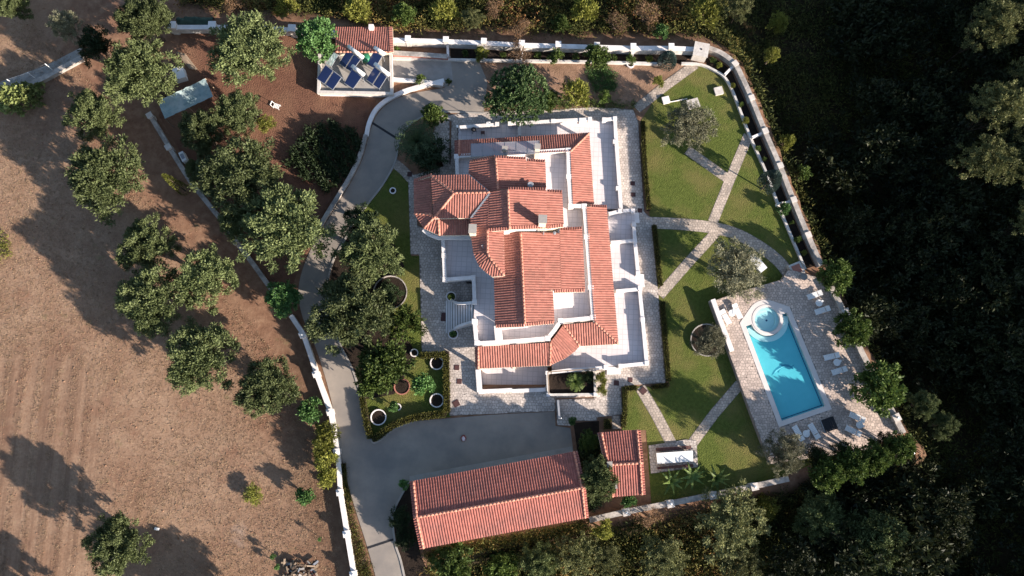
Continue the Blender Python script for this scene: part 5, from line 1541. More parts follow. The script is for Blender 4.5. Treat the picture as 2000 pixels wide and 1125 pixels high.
def make_proto(kind, v):
    R, Hc, h, bo, cl, le, L, W, cr, up, sp, mat, core = SPEC[kind]
    seed = hash(kind) % 1000 if False else sum(map(ord, kind)) * 13 + v * 101
    r = np.random.default_rng(seed)
    if kind == 'magnolia':
        # rosettes of long leaves at the branch ends
        k = 430
        a = r.uniform(0, 2 * np.pi, k); f = np.sqrt(r.uniform(0.0, 1, k))
        c = np.stack([R * f * np.cos(a), R * f * np.sin(a), Hc * (1 - f ** 2.2) * .75 + r.uniform(-.3, .3, k)], 1)
        od = unit(c * np.array([.5, .5, 0]) / R + np.array([0, 0, .8]))
        m = 16; ci = np.repeat(np.arange(k), m)
        d = unit(od[ci] * .75 + unit(r.normal(size=(k * m, 3))) * .85)
        V = leaf_quads(r, c[ci] + d * .03, d, .40 * r.uniform(.7, 1.2, k * m), .17 * np.ones(k * m))
        t = np.clip(r.uniform(.0, .35, k * m) + np.where(np.sum(d * od[ci], 1) > .78, .6, 0), 0, 1)
        V2, t2 = crown_np(seed, R * .95, Hc * .8, 14, 10, 34, .34, .16, .5, .2, .9, -.35, .62)
        V = np.concatenate([V, V2]); t = np.concatenate([t, t2 * .3])
    elif kind == 'cypress':
        k = 7500
        zz_ = r.uniform(0, 1, k); rad = R * np.sqrt(np.clip(1 - (zz_) ** 1.6, 0, 1)) * (.9 + .12 * np.sin(zz_ * 40))
        a = r.uniform(0, 2 * np.pi, k)
        c = np.stack([rad * np.cos(a), rad * np.sin(a), (zz_ - .5) * Hc * 1.2], 1)
        d = unit(np.stack([np.cos(a), np.sin(a), np.full(k, 1.0)], 1) + r.normal(size=(k, 3)) * .35)
        V = leaf_quads(r, c, d, .20 * r.uniform(.7, 1.3, k), .07 * np.ones(k)); t = r.uniform(0, .8, k)
    else:
        V, t = crown_np(seed, R, Hc, bo, cl, le, L, W, cr, up, sp, -.25, core)
    V = V + np.array([0, 0, h - Hc * .55])
    return leaf_mesh('crown', V, t, mat), limbs_mesh(seed, R, Hc, h, .09 if kind == 'cypress' else (.022 * R if 'wood' in kind else .07 * R + .04), 6, 'bed' if 'wood' in kind else 'bark')
def ppm(py):
    """pixels per metre on the ground around picture row py"""
    return (P(1000, py).y - P(1000, py + 10).y) ** -1 * 10
def tree(kind, px, py, rpx, label, h=None, group=None, gz=None, name=None, cat=None, rot=None):
    if kind not in PROTO: PROTO[kind] = [make_proto(kind, v) for v in range(NVAR.get(kind, 1))]
    var = rng.randrange(len(PROTO[kind]))
    cm, tm = PROTO[kind][var]
    R, Hc, h0 = SPEC[kind][:3]
    sc = rpx * .92 / 15.8 / R
    hh = h if h else h0 * sc
    base = gz if gz is not None else 0.0
    c = P(px, py, base + hh * .68)
    if gz is None and (px > 1560 or py > 985 or py < 60):
        base = float(ground_z(np.array([c.x]), np.array([c.y]))[0])
        c = P(px, py, base + hh * .68)
        base = float(ground_z(np.array([c.x]), np.array([c.y]))[0])
    small = kind in ('small', 'fresh', 'yellow', 'rust')
    t = thing(name or ('shrub' if small else 'tree'), (c.x, c.y, base), label, cat or ('shrub' if small else 'tree'), group)
    for me, nm in ((tm, 'trunk'), (cm, 'crown')):
        o = bpy.data.objects.new(nm, me); COL.objects.link(o); o.parent = t
        o.scale = (sc, sc, hh / h0)
        if nm == 'crown':
            cz = min(hh / h0, sc * 1.25); o.scale.z = cz; o.location.z = hh - h0 * cz
    t.rotation_euler.z = rng.uniform(0, 6.28) if rot is None else rot
    return t
OL = 'olive trees'
# --- field and olive grove west of the driveway
tree('silver', 135, 58, 33, 'small pale silvery olive standing alone at the top left', 5.2)
tree('olive', 290, 48, 58, 'tall dark olive at the very top left, upper of the joined pair', 6.0, OL)
tree('olive', 282, 150, 68, 'tall dark olive right of the field wall, lower of the joined pair', 8.5, OL)
tree('dark', 195, 92, 42, 'dark shaded bushy tree at the end of the field wall', 3.5)
tree('olive', 188, 226, 54, 'grey green olive between the vine and the west wall', 5, OL)
tree('olive', 210, 350, 76, 'big round olive alone on the open field', 6.8, OL)
tree('olive', 486, 98, 80, 'big open olive below the north-west wall', 6.5, OL)
tree('bright', 620, 82, 46, 'round dense bright green tree touching the utility building', 4.6)
tree('olive', 462, 226, 50, 'olive beside the shade shelter, right of two', 4.2, OL)
tree('olive', 400, 262, 50, 'olive just below the shade shelter', 5, OL)
tree('olive', 470, 345, 86, 'broad olive in the middle of the walled grove', 6.4, OL)
tree('olive', 385, 335, 24, 'little olive squeezed against the west wall', 3, OL)
tree('olive', 556, 448, 90, 'largest olive at the driveway bend', 6.6, OL)
tree('olive', 462, 432, 38, 'small olive between the big grove trees', 4, OL)
tree('olive', 290, 482, 56, 'olive on the field, uppermost of the cluster of four', 5.5, OL)
tree('olive', 402, 545, 62, 'olive of the field cluster nearest the west wall', 5.5, OL)
tree('olive', 300, 592, 70, 'widest olive of the field cluster with bare shade to its left', 6.2, OL)
tree('olive', 392, 698, 72, 'olive on the field below the cluster', 6.2, OL)
tree('olive', 528, 758, 58, 'olive by the whitewashed wall below the bright round tree', 5.5, OL)
tree('bright', 557, 586, 37, 'small round bright green tree on the wall corner', 3.8)
tree('olive', 238, 1060, 56, 'lone olive at the bottom of the dry field', 5.6, OL)
tree('yellow', 495, 966, 20, 'pale yellow green bush on the open field', 1.0)
tree('fresh', 597, 970, 19, 'small fresh green bush below the yellow row', 1.8)
tree('fresh', 606, 802, 26, 'fig like light green bush at the whitewashed wall', 2.6)
for i, (x, y, rr, lab) in enumerate([(640, 845, 24, 'yellow green bush at the top of the row by the wall'), (628, 872, 22, 'yellow green bush second from the top of the row by the wall'),
                                     (636, 902, 24, 'yellow green bush second from the bottom of the row by the wall'), (640, 932, 20, 'yellow green bush at the bottom of the row by the wall')]):
    tree('yellow', x, y, rr, lab, 2.0, 'yellow bushes along the wall')
tree('yellow', 520, 243, 20, 'yellowing plant between the grove and the vegetable patch', 1.2)
for x, y, rr, lab in ((534, 1086, 6, 'tiny pale bush left of the wood pile'), (543, 1107, 6, 'tiny green bush touching the shadow beside the wood pile'), (625, 1053, 4, 'tiny pale tuft above the wood pile')):
    tree('fresh', x, y, rr, lab, 1.2)
# tall thin cypress, tip leaning outward with the view
def column(px, py, h, rad, label, mat='lf_yellow'):
    r = np.random.default_rng(int(px))
    k = 900
    z = r.uniform(0, 1, k); ra = rad * (1 - z) ** .6; a = r.uniform(0, 6.28, k)
    c = np.stack([ra * np.cos(a), ra * np.sin(a), z * h + .1], 1)
    d = unit(np.stack([np.cos(a) * .6, np.sin(a) * .6, np.full(k, 1.2)], 1) + r.normal(size=(k, 3)) * .3)
    V = leaf_quads(r, c, d, .34 * r.uniform(.7, 1.2, k), .10 * np.ones(k))
    p = P(px, py); t = thing('cypress', (p.x, p.y, 0), label, 'tree')
    me = leaf_mesh('crown', V, r.uniform(0, .6, k), mat); o = bpy.data.objects.new('crown', me); COL.objects.link(o); o.parent = t
    b = MB(); b.tube((p.x, p.y, -.2), (p.x, p.y, h * .8), .10, .03, 6); b.build('trunk', 'bark', t)
column(362, 373, 6.0, .62, 'slim yellow green cypress beside the west wall')
# vines on the field wall
for x, y, rr, lab in ((30, 196, 38, 'broad leafy vine at the left picture edge below the track'), (66, 184, 28, 'leafy vine at the right end by the field wall')):
    tree('vine', x, y, rr, lab, 1.4, name='vine', cat='vine')
# --- west garden
tree('broad', 848, 228, 26, 'small bright tree above the palm bed', 3.0)
tree('dark', 708, 432, 38, 'dark shrubby tree at the driveway kerb beside the lawn', 3)
tree('olive', 722, 492, 64, 'olive like tree with a pale patch beside the shaded lawn', 5.5)
tree('olive', 685, 610, 80, 'wide dark tree overhanging the middle of the driveway', 6.0)
tree('broad', 640, 560, 10, 'tiny bush at the kerb', 1)
tree('broad', 750, 712, 50, 'leafy citrus tree above the terracotta ring', 4.6)
tree('broad', 726, 745, 32, 'leafy citrus tree nearest the driveway hedge', 4.0)
tree('fresh', 826, 750, 24, 'light green bush between two pale rings', 2.2)
tree('fresh', 770, 795, 11, 'little bright bush in the tiny ring', 1.2)
tree('small', 881, 579, 7, 'small clipped plant in the upper stair planter', 1.0, gz=.3)
tree('fresh', 885, 652, 7, 'small yellowish plant in the lower stair planter', 1.0, gz=.3)
tree('dark', 760, 571, 27, 'low dark plant inside the large stone ring', 1.2)
# --- north strip
tree('magnolia', 1010, 186, 66, 'large lobed green tree with pale leaf tips north of the villa', 4.4)
tree('broad', 1070, 198, 25, 'leafy green tree right of the large lobed tree', 2.6)
tree('yellow', 1125, 185, 31, 'yellow green rounded tree on the soil strip', 3.2, name='tree', cat='tree')
tree('small', 1182, 190, 15, 'thin shrub at the paving edge north of the villa', 1.5)
tree('yellow', 942, 106, 17, 'olive tinted shrub by the first planter cross wall', 1.8)
tree('rust', 1015, 108, 30, 'brown half bare shrub over the planter wall', 2.4)
tree('small', 1087, 113, 17, 'small round dark green shrub on the planter wall', 1.6)
tree('broad', 1165, 113, 29, 'bushy green tree over the north planter', 2.8)
tree('small', 1232, 116, 11, 'small shrub in the white ring', 1.2)
tree('cypress', 1306, 113, 19, 'dark round cypress by the gate block', 2.6, name='cypress')
tree('yellow', 1285, 160, 14, 'straggly shrub at the edge of the path', .9)
tree('small', 821, 157, 12, 'small round shrub on the low yard wall', 1.3)
tree('small', 877, 161, 7, 'tiny round shrub at the end of the low yard wall', .9)
# --- east lawn
tree('silver', 1345, 246, 54, 'silvery olive on the upper lawn', 4.0)
tree('cypress', 1507, 351, 21, 'blue green round cypress in the east planter', 5.5, name='cypress')
tree('fresh', 1530, 409, 15, 'light green shrub in the east planter', 1.4)
tree('silver', 1432, 530, 62, 'big silvery olive beside the white bench', 4.6)
tree('silver', 1385, 665, 36, 'silvery olive inside the stone ring by the pool', 3.0)
tree('broad', 1628, 541, 36, 'citrus tree at the top of the pool deck wall', 4.4, gz=-.5)
tree('broad', 1660, 645, 38, 'citrus tree over the middle of the pool deck wall', 4.4, gz=-.5)
tree('broad', 1712, 756, 50, 'citrus tree at the lower part of the pool deck wall', 4.8, gz=-.5)
tree('olive', 1800, 790, 30, 'olive green bush beyond the citrus tree below the pool', 3.0, gz=-1)
tree('olive', 1840, 830, 28, 'olive green bush farthest out beyond the pool corner', 3.0, gz=-1.5)
tree('silver', 1528, 886, 42, 'pale airy shrub over the lower left deck corner', 5.0, gz=0)
tree('fresh', 1117, 822, 9, 'round clipped bush at the court corner', 1.0)
tree('broad', 1148, 860, 20, 'leafy bush in the bed beside the court', 2.4)
tree('olive', 1164, 938, 40, 'pine like green tree between garage and shed', 5.0)
tree('fresh', 1226, 976, 15, 'bright green bush at the lower end of the shed', 2.6)
# hedge of bright bushes under the pool deck
for i, (x, y, rr, k, lab) in enumerate([(1610, 925, 34, 'broad', 'bright bush at the near end of the hedge below the pool deck'), (1655, 908, 34, 'broad', 'bright bush second along the hedge below the pool deck'),
        (1700, 893, 32, 'broad', 'bright bush third along the hedge below the pool deck'), (1750, 872, 30, 'broad', 'bright bush by the lamp at the far end of the hedge'),
        (1588, 888, 24, 'dark', 'dark bush over the deck edge at the near end of the hedge'), (1640, 882, 22, 'dark', 'dark bush over the deck edge beside the dark hatch'), (1722, 864, 22, 'dark', 'dark bush over the deck edge at the lower corner')]):
    tree(k, x, y, rr, lab, 5.6 if k == 'broad' else 3.8, 'hedge bushes below the pool deck', gz=-.8)
# shrubs at the garage end
for i, (x, y, rr, lab) in enumerate([(790, 945, 11, 'pale flowering shrub at the upper garage corner'), (782, 1010, 24, 'dark shrub against the garage end wall, upper'), (792, 1052, 22, 'dark shrub against the garage end wall, lower')]):
    tree('dark' if rr > 15 else 'fresh', x, y, rr, lab, 1.8)
# spiky plants
def spiky(px, py, rpx, label, n=46, z=0, mat='lf_broad', name='palm', cat='palm', h=1.6, leaf=.09):
    r = np.random.default_rng(int(px * 7 + py))
    R = rpx / 15.8
    Vs, ts = [], []
    for k in range(n):
        a = k * 2.4; el = r.uniform(.15, 1.2)
        segs = 5; p = np.array([0, 0, h * .6]); d = np.array([math.cos(a) * math.cos(el), math.sin(a) * math.cos(el), math.sin(el)])
        L = R * 1.15 / segs
        w0 = leaf * (1.6 if n < 60 else 1)
        for s in range(segs):
            q = p + d * L
            sd = np.array([-math.sin(a), math.cos(a), 0]) 
            w1, w2 = w0 * (1 - s / segs) + .02, w0 * (1 - (s + 1) / segs) + .01
            Vs.append([p - sd * w1, q - sd * w2, q + sd * w2, p + sd * w1]); ts.append(r.uniform(.2, .9))
            # leaflets
            if leaf < .08:
                for sg in (-1, 1):
                    for f in (.2, .6):
                        b0 = p + (q - p) * f; tip = b0 + sd * sg * R * .22 * (1 - s / segs * .6) + d * .12
                        Vs.append([b0, b0 + d * .06, tip, b0 - d * .04]); ts.append(r.uniform(.2, .9))
            p = q; d = d - np.array([0, 0, .28]); d = d / np.linalg.norm(d)
    p0 = P(px, py, z + h * .6); t = thing(name, (p0.x, p0.y, z), label, cat)
    o = bpy.data.objects.new('crown', leaf_mesh('crown', np.array(Vs), np.array(ts), mat)); COL.objects.link(o); o.parent = t
    b = MB(); b.tube((p0.x, p0.y, z - .1), (p0.x, p0.y, z + h * .62), .18, .15, 8); b.build('trunk', 'bark', t)
    return t
spiky(815, 278, 44, 'dark feathery palm between the driveway and the villa', 90, 0, 'lf_dark', h=3.0, leaf=.05)
tree('dark', 838, 308, 46, 'dark bush beside the feathery palm', 2.4)
tree('oleander', 794, 632, 40, 'dense bright bush with long pointed leaves by the west paving', 2.6, name='shrub', cat='shrub')
spiky(1124, 746, 18, 'round cycad with radiating fronds in the courtyard planter', 40, .25, 'lf_broad', 'cycad', 'cycad', .8, .05)
for x, y, lab in ((1310, 940, 'banana like plant nearest the shed on the south wall'), (1350, 930, 'banana like plant in the middle of the south wall'), (1398, 935, 'banana like plant farthest along the south wall')):
    spiky(x, y, 26, lab, 9, 0, 'lf_broad', 'banana_plant', 'plant', 1.6, .16)
# flowering climber on the planter
tree('yellow', 1172, 740, 14, 'yellow flowering climber on the right planter wall, upper part', 2.2, name='climber', cat='climber')
tree('yellow', 1174, 762, 12, 'yellow flowering climber on the right planter wall, lower part', 1.8, name='climber', cat='climber')
tree('dark', 1150, 735, 13, 'dark green plant in the corner of the courtyard planter', 1.6)
# planter strip plants
for x, y, rr, k, lab in ((1392, 118, 8, 'small', 'low plant in the east planter just below the gate block'), (1404, 128, 7, 'yellow', 'yellowish plant where the east planter begins to curve'),
        (1431, 168, 6, 'yellow', 'dry yellow plant in the east planter below its upper cross wall'), (1446, 205, 6, 'small', 'small plant in the planter beside the second wall pillar'),
        (1456, 236, 8, 'yellow', 'yellowish plant in the planter above the middle cross wall'), (1479, 290, 7, 'small', 'small plant in the planter below the middle cross wall'),
        (1492, 312, 5, 'small', 'tiny plant in the planter above the round cypress'), (1546, 436, 5, 'small', 'tiny plant in the planter near the lowest wall pillar'),
        (1558, 468, 8, 'small', 'small plant in the lower planter beside the path'), (1570, 494, 6, 'yellow', 'small yellowish plant in the planter close to the barbecue block')):
    tree(k, x, y, rr, lab, .7, 'small plants in the east planter')
for x, y, rr, k, lab in ((776, 98, 9, 'small', 'small shrub in the north planter beside the utility building'), (910, 104, 8, 'small', 'low dark plant in the first bay of the north planter'), (982, 107, 7, 'small', 'low dark plant in the bay left of the brown shrub'),
        (1052, 108, 8, 'small', 'low dark plant in the bay right of the brown shrub'), (1125, 110, 8, 'small', 'low dark plant in the bay left of the bushy green tree'), (1200, 113, 7, 'small', 'low dark plant in the bay right of the bushy green tree'), (1268, 116, 8, 'yellow', 'yellowish plant in the last bay before the round cypress')):
    tree(k, x, y, rr, lab, .7, 'small plants in the north planter')

# hedges
def hedge(pts, w, h, label, n=3, dens=260, mat='hedge'):
    line = PL(curve(pts, n) if n else pts)
    c = sum(line, Vector()) / len(line)
    t = thing('hedge', (c.x, c.y, 0), label, 'hedge', 'clipped box hedges')
    b = MB(); b.wallline(line, w * .82, -.1, h * .9); b.build('core', 'bed', t)
    r = np.random.default_rng(int(abs(c.x * 31 + c.y * 7)))
    Cs, Ds = [], []
    for a, e in zip(line[:-1], line[1:]):
        L = (e - a).length; k = int(L * dens)
        u = np.array([(e - a).x, (e - a).y, 0]) / max(L, 1e-6); s = np.array([-u[1], u[0], 0])
        f = r.uniform(0, L, k); g = r.uniform(-1, 1, k); zt = np.where(np.abs(g) > .93, r.uniform(.1, 1, k), 1.0) * h
        Cs.append(np.array([a.x - c.x, a.y - c.y, 0]) + f[:, None] * u + (g * w / 2)[:, None] * s + np.stack([0 * f, 0 * f, zt + r.uniform(-.08, .05, k)], 1))
        Ds.append(unit(np.stack([0 * f, 0 * f, 0 * f + .8], 1) + (g * .5)[:, None] * s + r.normal(size=(k, 3)) * .6))
    C, D = np.concatenate(Cs), np.concatenate(Ds)
    V = leaf_quads(r, C, D, .15 * r.uniform(.6, 1.4, len(C)), .09 * np.ones(len(C)))
    o = bpy.data.objects.new('foliage', leaf_mesh('foliage', V, r.uniform(0, 1, len(C)), mat)); COL.objects.link(o); o.parent = t; o['kind'] = 'stuff'
hedge([(1254, 240), (1258, 330), (1266, 412)], .55, .7, 'thin clipped hedge along the upper east paving')
hedge([(1276, 442), (1282, 500), (1288, 560)], .6, .7, 'thin clipped hedge along the middle east paving')
hedge([(1292, 590), (1297, 660), (1304, 745)], .65, .7, 'thin clipped hedge along the lower east paving')
hedge([(1304, 752), (1272, 757)], .5, .6, 'short clipped hedge at the villa corner right of the picnic path', 0)
hedge([(1243, 758), (1218, 760)], .6, .6, 'short clipped hedge at the villa corner left of the picnic path', 0)
hedge([(1220, 765), (1219, 800), (1217, 835)], .55, .7, 'clipped hedge strip down towards the shed')
hedge([(1185, 818), (1186, 838)], .9, .8, 'small square clipped hedge above the shed, left of the narrow walk', 0)
hedge([(822, 696), (872, 693), (873, 740), (874, 806)], .8, .8, 'clipped hedge round the upper right corner of the west garden', 0)
hedge([(872, 808), (815, 815), (770, 830), (744, 850), (729, 858)], .85, .8, 'clipped hedge along the court edge of the west garden', 2)
hedge([(726, 856), (718, 826), (709, 775)], .75, .8, 'clipped hedge along the driveway edge of the west garden', 2)
hedge([(672, 905), (676, 950), (686, 980)], .55, .5, 'low hedge strip between the whitewashed wall and the lower driveway', 2)
# vegetable patch: rows of dark leafy plants
def patch(poly, n, h, label, name, mat, seed, L=.5, W=.12):
    r = np.random.default_rng(seed)
    pts = [(p.x, p.y) for p in PL(poly)]
    xs = [p[0] for p in pts]; ys = [p[1] for p in pts]
    X, Y = r.uniform(min(xs), max(xs), n * 3), r.uniform(min(ys), max(ys), n * 3)
    k = inpoly(X, Y, pts)
    if 'rows' in label: k &= np.cos((X * .86 + Y * .5) * 2 * np.pi / 1.5) > -.1
    X, Y = X[k][:n], Y[k][:n]
    m = 12; ci = np.repeat(np.arange(len(X)), m)
    C = np.stack([X[ci], Y[ci], r.uniform(.05, h, len(ci))], 1) + r.normal(size=(len(ci), 3)) * np.array([.18, .18, 0])
    D = unit(r.normal(size=(len(ci), 3)) + np.array([0, 0, .7]))
    V = leaf_quads(r, C, D, L * r.uniform(.6, 1.3, len(ci)), W * np.ones(len(ci)))
    me = leaf_mesh(name, V, r.uniform(0, 1, len(ci)), mat)
    o = bpy.data.objects.new(name, me); COL.objects.link(o)
    return tag(o, label, None, None, 'stuff')
patch([(600, 255), (650, 240), (708, 268), (700, 312), (672, 356), (640, 375), (600, 350), (560, 320)], 900, 1.0, 'dense dark vegetable rows beside the driveway wall', 'vegetable_patch', 'lf_dark', 3)
# grass tufts and clods that break up the dry field
def clods(poly, n, seed):
    r = np.random.default_rng(seed)
    pts = [(p.x, p.y) for p in PL(poly)]
    xs = [p[0] for p in pts]; ys = [p[1] for p in pts]
    X, Y = r.uniform(min(xs), max(xs), n), r.uniform(min(ys), max(ys), n)
    k = inpoly(X, Y, pts); X, Y = X[k], Y[k]; n = len(X)
    s = r.gamma(2.0, .022, n) + .02
    base = np.array([[1, 0, 0], [0, 1, 0], [-1, 0, 0], [0, -1, 0], [0, 0, .8]])
    a = r.uniform(0, 6.28, n)
    V = np.zeros((n, 5, 3))
    for i, q in enumerate(base):
        V[:, i, 0] = X + s * (q[0] * np.cos(a) - q[1] * np.sin(a)) * r.uniform(.7, 1.3, n); V[:, i, 1] = Y + s * (q[0] * np.sin(a) + q[1] * np.cos(a)); V[:, i, 2] = q[2] * s
    F = np.array([[0, 1, 4, 4], [1, 2, 4, 4], [2, 3, 4, 4], [3, 0, 4, 4]])
    b_ = np.arange(n)[:, None, None] * 5
    tri = np.concatenate([(b_ + F[None])[:, :, :3].reshape(-1, 3)])
    me = bpy.data.meshes.new('clods'); me.from_pydata(V.reshape(-1, 3).tolist(), [], tri.tolist()); me.materials.append(M['ground']); me.update()
    for nm, v in (('straw', .45), ('litter', 0.0), ('furrow', 0.0)):
        at = me.attributes.new(nm, 'FLOAT', 'POINT'); at.data.foreach_set('value', np.full(n * 5, v, np.float32))
    o = bpy.data.objects.new('soil_clods', me); COL.objects.link(o)
    tag(o, 'loose clods of earth scattered over the dry field', None, None, 'stuff')
clods([(-60, -40), (60, -20), (230, 100), (330, 330), (500, 600), (620, 800), (660, 1130), (-60, 1160)], 3500, 4)

def straw(poly, n, seed):
    r = np.random.default_rng(seed)
    pts = [(p.x, p.y) for p in PL(poly)]
    xs = [p[0] for p in pts]; ys = [p[1] for p in pts]
    X, Y = r.uniform(min(xs), max(xs), n), r.uniform(min(ys), max(ys), n)
    dens = .5 + .5 * np.sin(X * .21 + 2 * np.sin(Y * .13)) * np.sin(Y * .17 + 1.7 * np.sin(X * .11))
    fur = inpoly(X, Y, [(p.x, p.y) for p in PL([(-60, 700), (130, 690), (190, 760), (205, 1000), (180, 1160), (-60, 1160)])]) & (np.sin(X * 3.1 + .4 * np.sin(Y * .3)) < .1)
    k = inpoly(X, Y, pts) & (r.uniform(0, 1, n) < .25 + .75 * dens) & ~fur; X, Y = X[k], Y[k]
    m = 4; ci = np.repeat(np.arange(len(X)), m)
    C = np.stack([X[ci], Y[ci], np.full(len(ci), .02)], 1) + r.normal(size=(len(ci), 3)) * np.array([.10, .10, 0])
    D = unit(r.normal(size=(len(ci), 3)) + np.array([0, 0, .15])); D[:, 2] = np.abs(D[:, 2]) * .8
    V = leaf_quads(r, C, D, r.uniform(.07, .26, len(ci)), np.full(len(ci), .035))
    t = np.clip(r.normal(.55, .25, len(X)), 0, 1)[ci]
    o = bpy.data.objects.new('dry_grass', leaf_mesh('dry_grass', V, t, 'straw')); COL.objects.link(o)
    return tag(o, 'dry straw coloured grass lying over the field', None, None, 'stuff')
straw([(-60, 60), (60, 40), (200, 180), (240, 320), (330, 430), (500, 640), (630, 830), (664, 1130), (-60, 1160)], 70000, 8)
patch([(1145, 140), (1175, 128), (1205, 145), (1200, 178), (1160, 180)], 260, .22, 'patch of green grass on the north soil strip', 'green_grass', 'lf_bright', 7, .28, .06)
patch([(945, 190), (1240, 200), (1236, 212), (945, 214)], 260, .3, 'low weeds along the paving edge north of the villa', 'green_weeds', 'lf_broad', 9, .3, .07)
patch([(826, 1078), (1150, 1017), (1156, 1034), (836, 1096)], 900, .8, 'weeds and brambles growing against the garage rear wall', 'undergrowth', 'scrub', 10, .34, .11)
patch([(1128, 890), (1170, 850), (1176, 985), (1152, 1002)], 260, .5, 'dark undergrowth in the bed between garage and shed', 'undergrowth', 'lf_dark', 12, .3, .1)
patch([(672, 900), (684, 975), (712, 1070), (736, 1150), (708, 1160), (690, 1060), (676, 990)], 420, .4, 'rough grass between the whitewashed wall and the lower driveway', 'rough_grass', 'hedge', 13, .28, .07)
patch([(1560, 945), (1700, 905), (1795, 890), (1780, 930), (1690, 950), (1580, 985)], 500, .9, 'brambles under the bright hedge below the pool deck', 'undergrowth', 'lf_wood', 14, .4, .14)
patch([(-40, 440), (16, 455), (24, 500), (0, 520), (-40, 530)], 160, .3, 'patch of green weeds at the left picture edge', 'green_weeds', 'lf_yellow', 6, .3, .06)

# ------------------------------------------------------------------ scrub and woods outside the walls
def scrub(name, poly, n, label, rr=(.5, 1.2), tint=(.1, .95), seed=1, leaves=46, hmul=1.0, L=.34, W=.10):
    r = np.random.default_rng(seed)
    pts = [(p.x, p.y) for p in PL(poly)]
    xs = [p[0] for p in pts]; ys = [p[1] for p in pts]
    X, Y = r.uniform(min(xs), max(xs), n * 4), r.uniform(min(ys), max(ys), n * 4)
    k = inpoly(X, Y, pts) & ~inpoly(X, Y, PROPERTY)
    _, _, d = nearest(X, Y, PROPERTY); k &= d > .9
    X, Y = X[k][:n], Y[k][:n]; n = len(X)
    Z = ground_z(X, Y)
    R = r.uniform(*rr, n); Tn = np.clip(.5 * (tint[0] + tint[1]) + (tint[1] - tint[0]) * .5 * (np.sin(X * .35 + 1.3 * np.sin(Y * .22)) * .55 + r.normal(0, .62, n)), tint[0], tint[1])
    ci = np.repeat(np.arange(n), leaves); m = len(ci)
    d = unit(r.normal(size=(m, 3)) + np.array([0, 0, .55])); d[:, 2] = np.abs(d[:, 2])
    C = np.stack([X[ci], Y[ci], Z[ci]], 1) + d * (R[ci] * r.uniform(.45, 1.0, m))[:, None] * np.array([1, 1, hmul])
    D = unit(d + r.normal(size=(m, 3)) * .7)
    V = leaf_quads(r, C, D, L * r.uniform(.6, 1.4, m), W * r.uniform(.7, 1.3, m))
    t = np.clip(Tn[ci] + r.normal(0, .10, m), 0, 1)
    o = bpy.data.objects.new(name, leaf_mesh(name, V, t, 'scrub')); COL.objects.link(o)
    return tag(o, label, None, None, 'stuff')
scrub('scrub', [(345, -60), (1380, -60), (1500, 60), (1460, 140), (1420, 100), (1370, 78), (770, 66), (655, 50), (350, 30)], 850, 'mixed green and rusty autumn scrub along the north wall', (.45, 1.9), (.0, 1.0), 11, 95, 1.1, .36, .11)
scrub('valley_scrub', [(1380, -70), (2150, -70), (2150, 1200), (1700, 1200), (1550, 960), (1780, 900), (1760, 840), (1640, 590), (1560, 390), (1500, 230), (1440, 110)], 3000, 'dark tangled scrub filling the shaded valley to the east', (.8, 1.7), (.0, .5), 12, 40, 1.0, .48, .13)  # tints held low, valley shade put into the scrub colour
scrub('south_scrub', [(800, 1095), (1150, 1030), (1530, 945), (1700, 960), (1800, 1200), (780, 1200)], 1700, 'olive green and rusty undergrowth below the south wall', (.6, 1.4), (.05, .9), 13, 50, 1.0, .38, .11)
# far wood: one mass of dark crowns that reads as a whole
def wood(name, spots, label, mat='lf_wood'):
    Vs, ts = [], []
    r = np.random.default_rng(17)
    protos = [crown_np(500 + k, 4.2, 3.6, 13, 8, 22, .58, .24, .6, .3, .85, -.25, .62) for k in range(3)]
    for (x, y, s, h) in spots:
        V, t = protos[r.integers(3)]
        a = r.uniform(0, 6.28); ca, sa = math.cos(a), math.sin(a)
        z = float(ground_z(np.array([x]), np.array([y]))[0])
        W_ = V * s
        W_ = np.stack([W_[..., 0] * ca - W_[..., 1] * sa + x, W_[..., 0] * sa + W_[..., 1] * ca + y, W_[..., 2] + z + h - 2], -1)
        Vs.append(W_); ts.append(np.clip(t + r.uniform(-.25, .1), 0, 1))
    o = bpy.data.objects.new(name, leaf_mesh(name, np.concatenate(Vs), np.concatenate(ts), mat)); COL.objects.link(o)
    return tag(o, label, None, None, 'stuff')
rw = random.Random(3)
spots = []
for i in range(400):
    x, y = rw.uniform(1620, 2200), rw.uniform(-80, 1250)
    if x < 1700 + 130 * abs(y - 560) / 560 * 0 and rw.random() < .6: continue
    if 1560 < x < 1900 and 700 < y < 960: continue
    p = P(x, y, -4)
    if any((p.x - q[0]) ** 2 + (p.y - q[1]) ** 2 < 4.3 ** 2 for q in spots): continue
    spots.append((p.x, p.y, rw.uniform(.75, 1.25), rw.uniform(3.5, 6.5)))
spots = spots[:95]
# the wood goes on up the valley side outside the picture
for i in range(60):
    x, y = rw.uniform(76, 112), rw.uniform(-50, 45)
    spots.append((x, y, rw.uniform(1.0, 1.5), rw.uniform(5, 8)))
wood('valley_wood', spots, 'dark shaded wood filling the valley on the right')
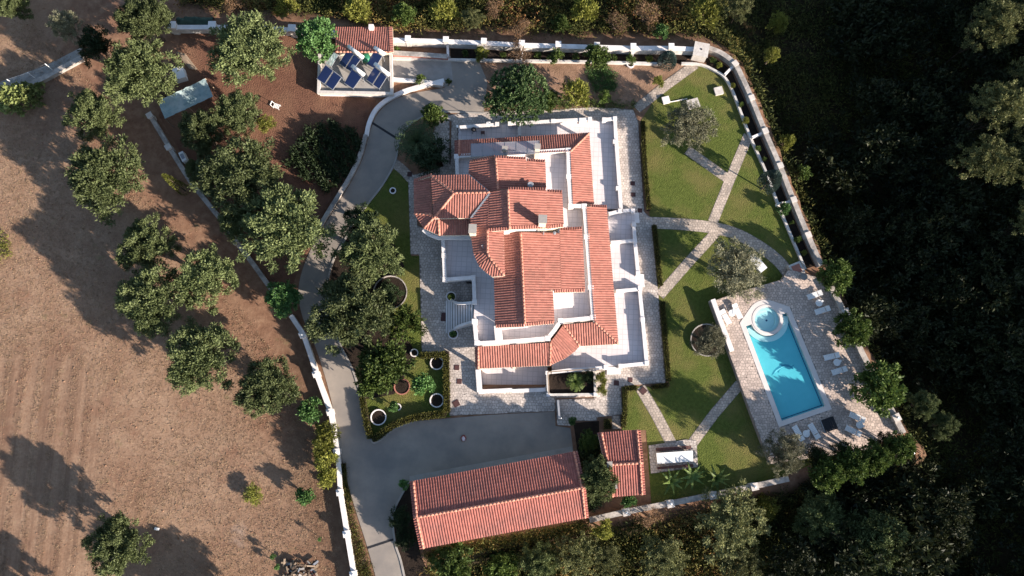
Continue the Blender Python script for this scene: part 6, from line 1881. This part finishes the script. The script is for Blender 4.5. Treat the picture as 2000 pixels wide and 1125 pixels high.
# crowns lit partly by leaf colour at the right edge, tall trees reaching out of the valley shade
WL = 'tall valley trees catching the sun'
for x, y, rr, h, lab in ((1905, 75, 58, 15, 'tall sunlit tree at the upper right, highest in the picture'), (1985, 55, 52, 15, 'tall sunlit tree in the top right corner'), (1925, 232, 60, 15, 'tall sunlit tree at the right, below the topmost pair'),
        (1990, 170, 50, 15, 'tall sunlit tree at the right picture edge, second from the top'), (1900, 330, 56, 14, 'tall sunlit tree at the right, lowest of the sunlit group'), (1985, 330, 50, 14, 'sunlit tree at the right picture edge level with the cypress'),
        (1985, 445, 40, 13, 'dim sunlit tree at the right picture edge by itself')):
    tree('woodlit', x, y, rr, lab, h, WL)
tree('yellow', 1520, 45, 24, 'pale lit bush north-east of the gate block', 2.5)
tree('yellow', 1505, 110, 18, 'pale lit bush just outside the curved wall', 2.4)
tree('yellow', 1532, 282, 17, 'pale lit bush outside the middle of the east wall', 5, gz=-4)
tree('small', 1560, 345, 18, 'small green bush outside the east wall near the cypress', 5, gz=-5)
# scrub bushes one can tell apart along the north wall
for k, x, y, rr, h, lab in (('rust', 455, 14, 26, 2.2, 'orange brown scrub bush above the big open olive'), ('yellow', 560, 18, 24, 2.4, 'golden scrub bush left of the round bright tree'), ('yellow', 700, 24, 30, 2.6, 'golden scrub bush behind the red roof of the utility building'),
        ('broad', 790, 30, 26, 2.6, 'green scrub bush beyond the first wall pillar'), ('yellow', 868, 22, 30, 2.8, 'yellow green scrub bush beyond the second wall pillar'), ('woodlit', 925, 40, 26, 2.8, 'olive scrub bush leaning over the north wall'),
        ('rust', 1018, 58, 26, 2.4, 'tan scrub bush hanging over the wall above the brown shrub'), ('rust', 965, 22, 24, 2.4, 'rust coloured scrub bush at the top edge above the villa'), ('broad', 1095, 48, 20, 2.2, 'green scrub bush beyond the middle of the north wall'),
        ('yellow', 1140, 22, 30, 2.8, 'yellow scrub bush at the top edge right of the villa'), ('rust', 1205, 48, 28, 2.5, 'reddish scrub bush near the right end of the north wall'), ('rust', 1262, 30, 32, 2.8, 'pinkish brown scrub bush at the top edge near the gate block'),
        ('fresh', 1290, 64, 17, 2.0, 'fresh green bush just outside the wall by the gate block'), ('yellow', 1378, 28, 34, 3.2, 'tall yellow green bush north of the gate block'), ('woodlit', 1440, 22, 34, 4, 'olive green bush at the top edge right of the gate block')):
    tree(k, x, y, rr, lab, h, 'scrub bushes along the north wall', gz=-.6)
# trees below the south wall
for k, x, y, rr, h, lab in (('woodlit', 1130, 1082, 46, 5, 'green tree below the right end of the garage'), ('olive', 1052, 1092, 40, 4.5, 'small olive below the middle of the garage'),
        ('broad', 885, 1098, 40, 4, 'yellowish tree at the bottom edge below the garage'), ('woodlit', 1428, 1022, 74, 6, 'large pale olive below the south wall'), ('woodlit', 1440, 1095, 44, 5, 'green tree at the bottom edge below the large pale olive'),
        ('olive', 1598, 1010, 52, 6, 'open olive below the hedge, left of two'), ('olive', 1700, 1048, 66, 7, 'open olive below the hedge, right of two'), ('woodlit', 1180, 1090, 36, 4.5, 'green tree at the bottom edge near the garage corner'),
        ('yellow', 1180, 1035, 20, 2.5, 'rusty yellow bush just below the south wall'), ('rust', 1270, 1010, 24, 2.5, 'rust brown bush against the south wall'), ('woodlit', 1290, 1090, 50, 5, 'dark green tree at the bottom edge between two olives'),
        ('yellow', 1495, 990, 24, 2.6, 'golden bush right of the large pale olive'), ('broad', 980, 1105, 34, 3.6, 'green tree at the bottom edge below the garage middle'),
        ('wood', 1540, 1100, 52, 6, 'dark tree at the bottom edge below the left open olive'), ('wood', 1830, 1000, 60, 7, 'dark tree right of the open olives'), ('rust', 1722, 1090, 18, 2.5, 'rust red bush at the bottom below the right open olive')):
    tree(k, x, y, rr, lab, h)
# trees just off the lower edge shading the field corner
tree('olive', 110, 1205, 48, 'olive below the picture shading the lower left field corner', 5, OL)
tree('olive', 400, 1205, 55, 'olive below the picture shading the bottom of the field', 5, OL)
tree('olive', 480, 1200, 45, 'olive below the picture beside the wood pile', 4.5, OL)
tree('olive', 30, 10, 40, 'dark olive at the extreme top left corner', 4, OL)
